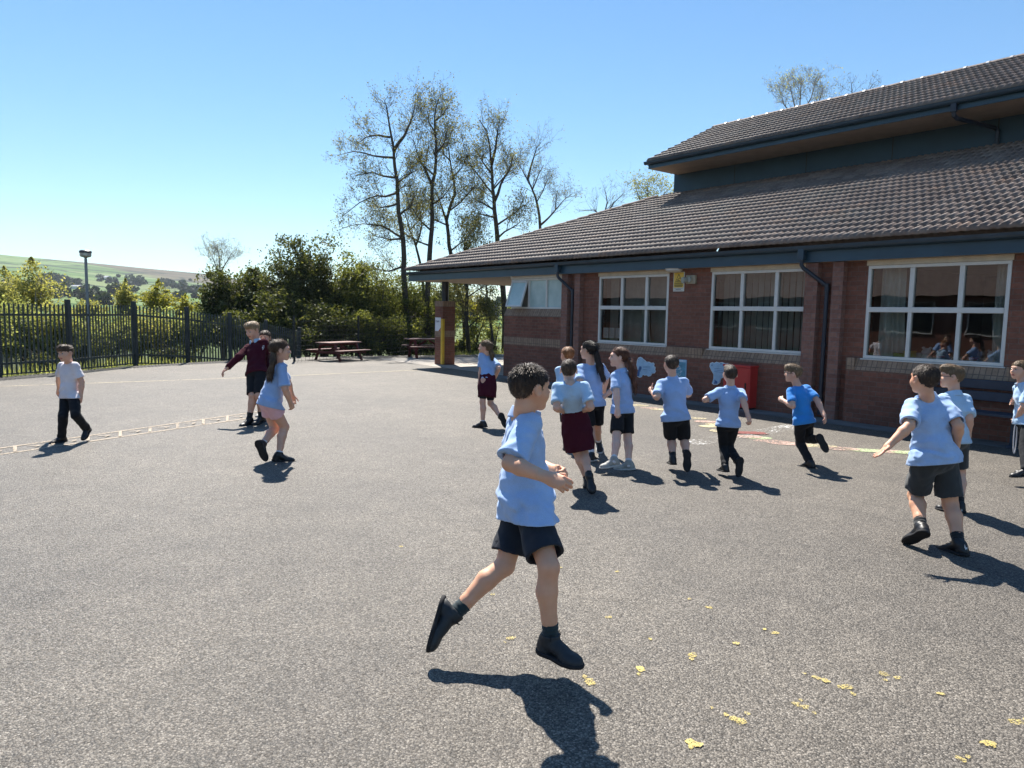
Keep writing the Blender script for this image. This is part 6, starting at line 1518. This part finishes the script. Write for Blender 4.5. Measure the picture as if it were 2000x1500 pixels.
# every child: joints measured on the photograph (x, y, nearer / farther than the parent joint)
RUN = 'children running in the playground'
BOYS = dict(front=.24, nape=-.28, side=-.05, thick=.035, top=.0, rough=.5)
KIDS = [
 dict(label='boy in light blue polo and navy shorts sprinting close up with both feet airborne', hp=618, air=.045, hi=True, seed=1, skin=SKIN_T,
      spine=.275, thigh=.212, pelvis=(1027, 976), neck=(1022, 808, 'f'), head=(1036, 758, 'n'), az=80, haz=76, head_az=60, head_pitch=-2, hh=.141,
      elR=(996, 905, 'n'), wrR=(1068, 932, 'n'), elL=(1032, 900, 'f'), wrL=(1083, 918, 'n'), handR='loose', handL='fist', palmR=(-.3, .8, -.2), palmL=(-.2, -.9, -.2),
      knR=(1072, 1108, 'n'), anR=(1075, 1248, 'f'), toeR=(1132, 1287, 'n'), knL=(982, 1120, 'f'), anL=(878, 1208, 'f'), toeL=(846, 1300, 'n'), fat=.94,
      hair=H_DB, style=dict(front=.22, nape=-.24, side=-.06, thick=.03, top=.0, rough=.12, lock=.12),
      top=dict(mat=POLO, collar=POLO3, drop=.065, flare=1.14, sleeve=.86, fold=1.4), bottom=dict(kind='shorts', mat=NAVY, len=.80, r=.068, fold=1.2), socks=dict(mat=SOCKG, h=.22), shoes=dict(mat=SHOEN, sole=SOLE)),
 dict(label='boy in a white T-shirt and black trousers walking along the painted ladder', hp=208, seed=2, face=1,
      pelvis=(137, 770), neck=(134, 708, 'n'), head=(128, 690, 'n'), az=205, head_az=196, head_pitch=-6, head_roll=4,
      elR=(115, 738, 'f'), wrR=(115, 760, 'f'), elL=(162, 752, 'f'), wrL=(157, 782, 'n'), handR='loose', handL='loose',
      knR=(123, 813, 'n'), anR=(120, 853, 'f'), toeR=('p', 205), knL=(148, 811, 'n'), anL=(168, 836, 'f'), toeL=(161, 855, 'n'),
      hair=H_MB, style=dict(BOYS, fringe=1, front=.16, top=.03), top=dict(mat=WHITE, drop=.04, sleeve=.72), bottom=dict(kind='trousers', mat=BLACK, fold=1.5), socks=dict(mat=SOCKB), shoes=dict(mat=SHOEB)),
 dict(label='fair haired boy in maroon jumper and black shorts looking down with one arm stretched out', hp=212, seed=3, face=1,
      pelvis=(501, 726), neck=(500, 668, 'f'), head=(493, 645, 'n'), az=203, head_az=205, head_pitch=-22,
      elR=(466, 697, 'n'), wrR=(443, 719, 'n'), elL=(530, 697, 'f'), wrL=(526, 722, 'n'), handR='relaxed', handL='relaxed',
      knR=(493, 772, 'n'), anR=(487, 819, 'f'), toeR=('p', 205), knL=(506, 772, 'n'), anL=(510, 815, 'f'), toeL=('p', 200),
      hair=H_BL, style=dict(BOYS, front=.2, top=.05), top=dict(mat=MAROON, name='jumper', long=True, drop=.03, collar=POLO2), bottom=dict(kind='shorts', mat=BLACK, len=.95, r=.054), socks=dict(mat=SOCKB, h=.30), shoes=dict(mat=SHOEB)),
 dict(label='boy in maroon mostly hidden behind the fair haired boy in the maroon jumper', hp=186, seed=4, face=1,
      pelvis=(517, 730), neck=(518, 677, 'n'), head=(517, 660, 'n'), az=190, head_az=175, head_pitch=-5,
      elR=(506, 700, 'n'), wrR=(508, 722, 'n'), elL=(531, 700, 'n'), wrL=(530, 722, 'n'),
      knR=(512, 770, 'n'), anR=(511, 803, 'f'), toeR=('p', 190), knL=(522, 770, 'n'), anL=(523, 804, 'f'), toeL=('p', 170),
      hair=H_MB, style=dict(BOYS), top=dict(mat=MAROON, name='jumper', long=True, drop=.03), bottom=dict(kind='shorts', mat=BLACK, len=.9, r=.054), socks=dict(mat=SOCKW, h=.2), shoes=dict(mat=SHOEG)),
 dict(label='girl in light blue polo and pale pink shorts stooping forward, long ponytail', hp=258, seed=5,
      pelvis=(527, 785), neck=(548, 707, 'f'), head=(549, 684, 'n'), az=62, haz=50, head_az=72, head_pitch=-4,
      elR=(557, 760, 'n'), wrR=(567, 786, 'f'), elL=(562, 745, 'f'), wrL=(570, 770, 'f'), handR='relaxed', handL='relaxed',
      knR=(556, 834, 'f'), anR=(545, 888, 'n'), toeR=('p', 75), knL=(537, 838, 'f'), anL=(513, 868, 'n'), toeL=(523, 898, 'n'), fat=1.04,
      hair=H_MB, style=dict(front=.30, nape=-.32, thick=.04, rough=.35, long=1), tail=((534, 705, -.12), (530, 722, -.12), (526, 738, -.12)),
      top=dict(mat=POLO3, collar=POLO3, drop=.040, flare=1.03, sleeve=.85), bottom=dict(kind='shorts', mat=PINK, len=.44, r=.064), socks=dict(mat=SOCKW, h=.13), shoes=dict(mat=SHOEB)),
 dict(label='girl with tied back hair and maroon jumper round her waist running towards the canopy', hp=182, seed=6,
      pelvis=(952, 742), neck=(953, 695, 'f'), head=(947, 679, 'n'), az=-52, head_az=-82, head_pitch=0,
      elL=(939, 741, 'n'), wrL=(933, 767, 'f'), elR=(974, 719, 'n'), wrR=(969, 733, 'f'), handL='relaxed', handR='fist',
      knL=(942, 792, 'f'), anL=(943, 829, 'n'), toeL=('p', -75), knR=(958, 789, 'f'), anR=(978, 815, 'n'), toeR=(989, 839, 'n'), fat=.95,
      hair=H_LB, style=dict(front=.30, nape=-.30, thick=.04, rough=.35, long=1), tail=((960, 690, -.05), (961, 697, -.05)), tailr=.7,
      top=dict(mat=POLO3, collar=POLO3, drop=.02), bottom=dict(kind='wrap', mat=MAROON, len=.19), under=BLACK, under_len=.75, socks=dict(mat=SOCKW, h=.12), shoes=dict(mat=SHOEB)),
 dict(label='ginger haired boy almost hidden behind the boy with the maroon jumper round his waist', hp=215, seed=7,
      pelvis=(1112, 780), neck=(1112, 715, 'n'), head=(1108, 694, 'n'), az=10, head_az=-25,
      elL=(1096, 755, 'n'), wrL=(1098, 775, 'f'), elR=(1130, 755, 'n'), wrR=(1128, 775, 'f'),
      knL=(1106, 830, 'f'), anL=(1106, 868, 'n'), toeL=('p', 5), knR=(1120, 830, 'f'), anR=(1122, 866, 'n'), toeR=('p', 15),
      hair=H_GI, style=dict(BOYS, rough=.5, top=.0), top=dict(mat=POLO2, collar=POLO2), bottom=dict(kind='shorts', mat=BLACK, len=.85), socks=dict(mat=SOCKB, h=.3), shoes=dict(mat=SHOEB)),
 dict(label='tall girl with a long near black ponytail and black shorts, back turned', hp=240, seed=8,
      pelvis=(1157, 783), neck=(1153, 709, 'f'), head=(1149, 684, 'n'), az=-18, head_az=-52,
      elL=(1133, 748, 'n'), wrL=(1138, 775, 'f'), elR=(1184, 738, 'f'), wrR=(1180, 762, 'f'),
      knL=(1154, 842, 'f'), anL=(1155, 889, 'n'), toeL=('p', 25), knR=(1166, 836, 'f'), anR=(1169, 862, 'f'), toeR=(1172, 880, 'n'), fat=1.03,
      hair=H_BK, style=dict(front=.32, nape=-.30, thick=.04, rough=.35, long=1), tail=((1164, 692, -.10), (1170, 712, -.12), (1176, 738, -.12)),
      top=dict(mat=POLO3, drop=.05, flare=1.05), bottom=dict(kind='shorts', mat=BLACK, len=.82, r=.056), socks=dict(mat=SOCKW, h=.20), shoes=dict(mat=SHOEB, sole=SOLEW)),
 dict(label='girl with long auburn ponytail and grey trainers standing beside the dark haired girl', hp=246, seed=9, skin=SKIN_P, face=1,
      pelvis=(1216, 799), neck=(1214, 720, 'f'), head=(1207, 697, 'n'), az=-48, haz=-35, head_az=-92,
      elL=(1204, 767, 'n'), wrL=(1206, 799, 'n'), elR=(1203, 756, 'f'), wrR=(1181, 774, 'f'), handL='fist', handR='loose',
      knL=(1204, 855, 'n'), anL=(1199, 898, 'n'), toeL=('p', -110), knR=(1226, 858, 'n'), anR=(1228, 905, 'n'), toeR=('p', -80), fat=1.0,
      hair=H_RB, style=dict(front=.32, nape=-.30, thick=.04, rough=.35, long=1), tail=((1229, 706, -.05), (1235, 732, -.06), (1241, 764, -.06)),
      top=dict(mat=POLO3, collar=POLO3, drop=.035), bottom=dict(kind='shorts', mat=BLACK, len=.80, r=.058), socks=dict(mat=SOCKW, h=.16), shoes=dict(mat=SHOEG, sole=SOLEW)),
 dict(label='boy with a maroon jumper wrapped round his waist like a skirt running away', hp=278, seed=10,
      pelvis=(1122, 815), neck=(1114, 749, 'n'), head=(1111, 724, 'f'), az=8, head_az=8,
      elL=(1087, 797, 'n'), wrL=(1097, 802, 'f'), elR=(1154, 795, 'n'), wrR=(1143, 800, 'f'), handL='fist', handR='fist',
      knL=(1130, 892, 'f'), anL=(1154, 956, 'n'), toeL=('p', 5), knR=(1140, 886, 'f'), anR=(1151, 930, 'n'), toeR=(1157, 954, 'n'), fat=.98,
      hair=H_DB, style=dict(BOYS, nape=-.26), top=dict(mat=POLO2, drop=.0, sleeve=.75), bottom=dict(kind='wrap', mat=MAROON, len=.245), under=BLACK, under_len=.7, socks=dict(mat=SOCKB, h=.16), shoes=dict(mat=SHOEB)),
 dict(label='sturdy boy in pale blue polo and black shorts seen from behind, thumb raised', hp=242, seed=11,
      pelvis=(1320, 812), neck=(1312, 728, 'n'), head=(1310, 703, 'f'), az=-4, head_az=-12,
      elL=(1283, 776, 'n'), wrL=(1274, 766, 'f'), elR=(1345, 770, 'f'), wrR=(1338, 772, 'f'), handL='thumb', handR='fist', hdirL=(-.3, .2, .3), palmL=(.9, .3, 0),
      knL=(1311, 857, 'f'), anL=(1314, 895, 'n'), toeL=('p', 0), knR=(1336, 858, 'f'), anR=(1341, 890, 'n'), toeR=(1341, 922, 'n'), fat=1.09,
      hair=H_DB, style=dict(BOYS, nape=-.28), top=dict(mat=POLO3, collar=POLO3, drop=.045, fold=1.2), bottom=dict(kind='shorts', mat=BLACK, len=.86, r=.060), socks=dict(mat=SOCKB, h=.3), shoes=dict(mat=SHOEB)),
 dict(label='slim boy in a pale blue polo and black trousers running away with one elbow out', hp=228, seed=12,
      pelvis=(1422, 826), neck=(1427, 748, 'n'), head=(1426, 726, 'f'), az=0, head_az=-2,
      elL=(1377, 781, 'n'), wrL=(1396, 775, 'f'), elR=(1452, 783, 'n'), wrR=(1461, 812, 'n'), handL='fist', handR='loose',
      knL=(1414, 872, 'f'), anL=(1416, 910, 'n'), toeL=('p', -12), knR=(1424, 872, 'f'), anR=(1441, 902, 'n'), toeR=(1439, 934, 'n'), fat=.97,
      hair=H_DB, style=dict(BOYS, top=.03), top=dict(mat=POLO3, collar=POLO3, drop=.04), bottom=dict(kind='trousers', mat=BLACK, fold=1.5), socks=dict(mat=SOCKB), shoes=dict(mat=SHOEB)),
 dict(label='boy in a bright royal blue T-shirt with glasses running, one heel kicked up', hp=224, seed=13, glasses=1,
      pelvis=(1570, 820), neck=(1557, 746, 'f'), head=(1548, 727, 'f'), az=-22, head_az=-62,
      elL=(1548, 793, 'n'), wrL=(1529, 782, 'f'), elR=(1597, 783, 'n'), wrR=(1608, 808, 'n'), handL='fist', handR='relaxed',
      knL=(1562, 864, 'f'), anL=(1582, 902, 'n'), toeL=('p', -40), knR=(1579, 857, 'f'), anR=(1599, 858, 'n'), toeR=(1613, 882, 'n'), fat=.97,
      hair=H_LB, style=dict(BOYS, fringe=1, front=.16, thick=.05, top=.02), top=dict(mat=ROYAL, drop=.04, sleeve=.75), bottom=dict(kind='trousers', mat=BLACK, fold=1.4), socks=dict(mat=SOCKW, show=1, h=.14), shoes=dict(mat=SHOEB)),
 dict(label='stocky boy in pale blue polo and dark grey shorts holding one open hand out', hp=392, seed=14, hi=True, skin=SKIN_T, belly=0,
      pelvis=(1826, 893), neck=(1810, 770, 'n'), head=(1805, 741, 'n'), az=-10, head_az=-14, head_pitch=2,
      elL=(1776, 832, 'n'), wrL=(1738, 868, 'n'), elR=(1872, 832, 'n'), wrR=(1868, 868, 'f'), handL='open', handR='loose', palmL=(.25, .2, .95), hdirL=(-.25, .0, -.25),
      knL=(1788, 968, 'f'), anL=(1799, 1030, 'n'), toeL=(1768, 1052, 'f'), knR=(1856, 985, 'f'), anR=(1873, 1062, 'n'), toeR=('p', -18), fat=1.10,
      hair=H_DB, style=dict(BOYS, thick=.025, rough=.5, top=.0, nape=-.28, lock=.07), top=dict(mat=POLO, collar=POLO, drop=.035, flare=1.04, sleeve=.84, fold=1.3), bottom=dict(kind='shorts', mat=GREY, len=.80, r=.062, fold=1.3), socks=dict(mat=SOCKB, h=.24), shoes=dict(mat=SHOEB)),
 dict(label='boy in a light blue polo with glasses standing just behind the stocky boy', hp=296, seed=15, glasses=1,
      pelvis=(1864, 858), neck=(1864, 754, 'f'), head=(1857, 729, 'n'), az=-14, head_az=-66,
      elR=(1893, 818, 'n'), wrR=(1891, 851, 'f'), elL=(1833, 815, 'f'), wrL=(1838, 850, 'f'), handR='loose',
      knL=(1858, 925, 'f'), anL=(1860, 985, 'n'), toeL=('p', -20), knR=(1875, 925, 'f'), anR=(1875, 985, 'n'), toeR=('p', 10), fat=.98,
      hair=H_LB, style=dict(BOYS, front=.2, top=.03), top=dict(mat=POLO2, collar=POLO2, drop=.03), bottom=dict(kind='shorts', mat=GREY, len=.80), socks=dict(mat=SOCKB, h=.3), shoes=dict(mat=SHOEB)),
 dict(label='fair haired boy in polo and dark trousers holding a loop of pale cord', hp=242, seed=16, face=1,
      pelvis=(2003, 822), neck=(1998, 742, 'f'), head=(1990, 716, 'n'), az=-78, head_az=-96,
      elL=(2000, 795, 'n'), wrL=(1986, 818, 'f'), elR=(1996, 790, 'f'), wrR=(1982, 786, 'n'), handL='fist', handR='open',
      knL=(2002, 875, 'n'), anL=(2004, 918, 'n'), toeL=('p', -85), knR=(2010, 872, 'f'), anR=(2014, 914, 'f'), toeR=('p', -70), fat=1.0,
      hair=H_LB, style=dict(BOYS, front=.24, rough=.6), top=dict(mat=POLO2, collar=POLO2, drop=.03), bottom=dict(kind='trousers', mat=BLACK), socks=dict(mat=SOCKB), shoes=dict(mat=SHOEB)),
]
for s in KIDS:
    s['group'] = RUN; J = kid(s)
    print('KID', s['label'][:40], 'H %.2f' % J['H'], 'Y %.2f' % J['P'][1], 'low %.3f' % J['low'])
    if 'cord' in s['label']:
        w = J['wL']; o = empty('cord_loop', w); tag(o, 'loop of pale cord hanging from the hand of a fair haired boy', 'cord'); g = MB(); d = .03
        pts = [(-.02 * 0 + d * .5 * math.sin(t) , .004 * math.cos(t), -.05 - .15 + .17 * math.cos(t)) for t in np.linspace(0, 2 * math.pi, 22)]; g.tube(pts, .006, 6); g.build('cord', SOCKW, o)
    ch = {c.name.split('.')[0]: c for c in J['root'].children}
    def surf(obj, px, py):
        M_ = np.array([v.co[:] for v in obj.data.vertices]) + J['org']; r_ = np.array(ray(px, py)); r_ /= np.linalg.norm(r_); v = M_ - np.array(CAM); t = v @ r_; d = np.linalg.norm(v - t[:, None] * r_, axis=1); k = np.argmin(d * 3 + t * .2); return M_[k] - r_ * .006, r_
    if 'fair haired boy in maroon' in s['label']:        # knitted crest on the chest
        p, r_ = surf(ch['jumper'], 513, 679); p = p - J['org']; X_ = J['side']; U_ = J['up']; Nn_ = -r_
        for sc_, m_, off in ((1, SOCKW, 0), (.72, MAROON, .002), (.45, SOCKW, .004)):
            pts = [(-.028, .03), (.028, .03), (.028, -.005), (.016, -.026), (0, -.036), (-.016, -.026), (-.028, -.005)]
            MB().poly([p + X_ * a * sc_ + U_ * b * sc_ + Nn_ * off for a, b in pts]).build('crest', m_, ch['jumper'], uv=False)
    if 'stocky boy' in s['label']:        # small white curved mark on the heel of the right shoe
        p, r_ = surf([c for c in J['root'].children if c.name.startswith('shoe')][0], 1886, 1070); p = p - J['org']; X_ = np.array(CRT); U_ = np.array(CUP); Nn_ = -r_
        pts = [(-.006, .026), (.002, .004), (.012, .002), (.016, .014), (.013, -.008), (0, -.012), (-.008, .004)]
        MB().poly([p + X_ * a + U_ * b + Nn_ * .004 for a, b in pts]).build('shoe_mark', SOCKW, J['root'], uv=False)
# ------------------------------------------------------------------ the faint spring haze over the valley
hz = MB().box(-2100, 2100, -2100, 2100, -60, 220).build('haze', M['soil'], uv=False)
hm = bpy.data.materials.new('haze_air'); hm.use_nodes = True; hn = hm.node_tree; hn.nodes.remove(hn.nodes['Principled BSDF'])
hv = hn.nodes.new('ShaderNodeVolumePrincipled'); hv.inputs['Color'].default_value = (.80, .88, 1, 1); hv.inputs['Density'].default_value = .00014; hv.inputs['Anisotropy'].default_value = .2
hn.links.new(hv.outputs[0], hn.nodes['Material Output'].inputs['Volume']); hz.data.materials.clear(); hz.data.materials.append(hm); tag(hz, kind='stuff')
# ------------------------------------------------------------------ daylight
SUN_EL, SUN_AZ = R(53), R(-14.5)          # sun stands ahead of the camera, a little to the left
sd = Vector((math.sin(SUN_AZ) * math.cos(SUN_EL), math.cos(SUN_AZ) * math.cos(SUN_EL), math.sin(SUN_EL)))
l = bpy.data.lights.new('sun', 'SUN'); l.energy = 5.0; l.angle = R(.53); l.color = (1.0, .945, .86)
lo = bpy.data.objects.new('sun', l); COL.objects.link(lo); lo.rotation_euler = (-sd).to_track_quat('-Z', 'Y').to_euler()
W_ = bpy.data.worlds.new('World'); SC.world = W_; W_.use_nodes = True; nt = W_.node_tree; bg = nt.nodes['Background']
sk = nt.nodes.new('ShaderNodeTexSky'); sk.sky_type = 'NISHITA'; sk.sun_disc = False; sk.sun_elevation = SUN_EL; sk.sun_rotation = SUN_AZ
sk.altitude = 200; sk.air_density = 1.0; sk.dust_density = .0; sk.ozone_density = 1.6
hs_ = nt.nodes.new('ShaderNodeGamma'); hs_.inputs['Gamma'].default_value = .90; nt.links.new(sk.outputs[0], hs_.inputs['Color']); ht_ = nt.nodes.new('ShaderNodeHueSaturation'); ht_.inputs['Saturation'].default_value = 1.22; nt.links.new(hs_.outputs[0], ht_.inputs['Color']); mx_ = nt.nodes.new('ShaderNodeMix'); mx_.data_type = 'RGBA'; mx_.blend_type = 'MULTIPLY'; mx_.inputs[0].default_value = 1; mx_.inputs[7].default_value = (.86, 1.0, 1.04, 1); nt.links.new(ht_.outputs[0], mx_.inputs[6]); nt.links.new(mx_.outputs[2], bg.inputs[0]); bg.inputs[1].default_value = .086
SC.view_settings.view_transform = 'Standard'; SC.view_settings.look = 'None'; SC.view_settings.exposure = 1.05; SC.view_settings.gamma = 1
SC.render.film_transparent = False
cy = SC.cycles; cy.use_denoising = True; cy.max_bounces = 7; cy.diffuse_bounces = 4; cy.glossy_bounces = 4; cy.transmission_bounces = 6; cy.transparent_max_bounces = 12; cy.sample_clamp_indirect = 6; cy.caustics_reflective = False; cy.caustics_refractive = False
try: cy.denoiser = 'OPENIMAGEDENOISE'; cy.denoising_input_passes = 'RGB_ALBEDO_NORMAL'
except Exception: pass
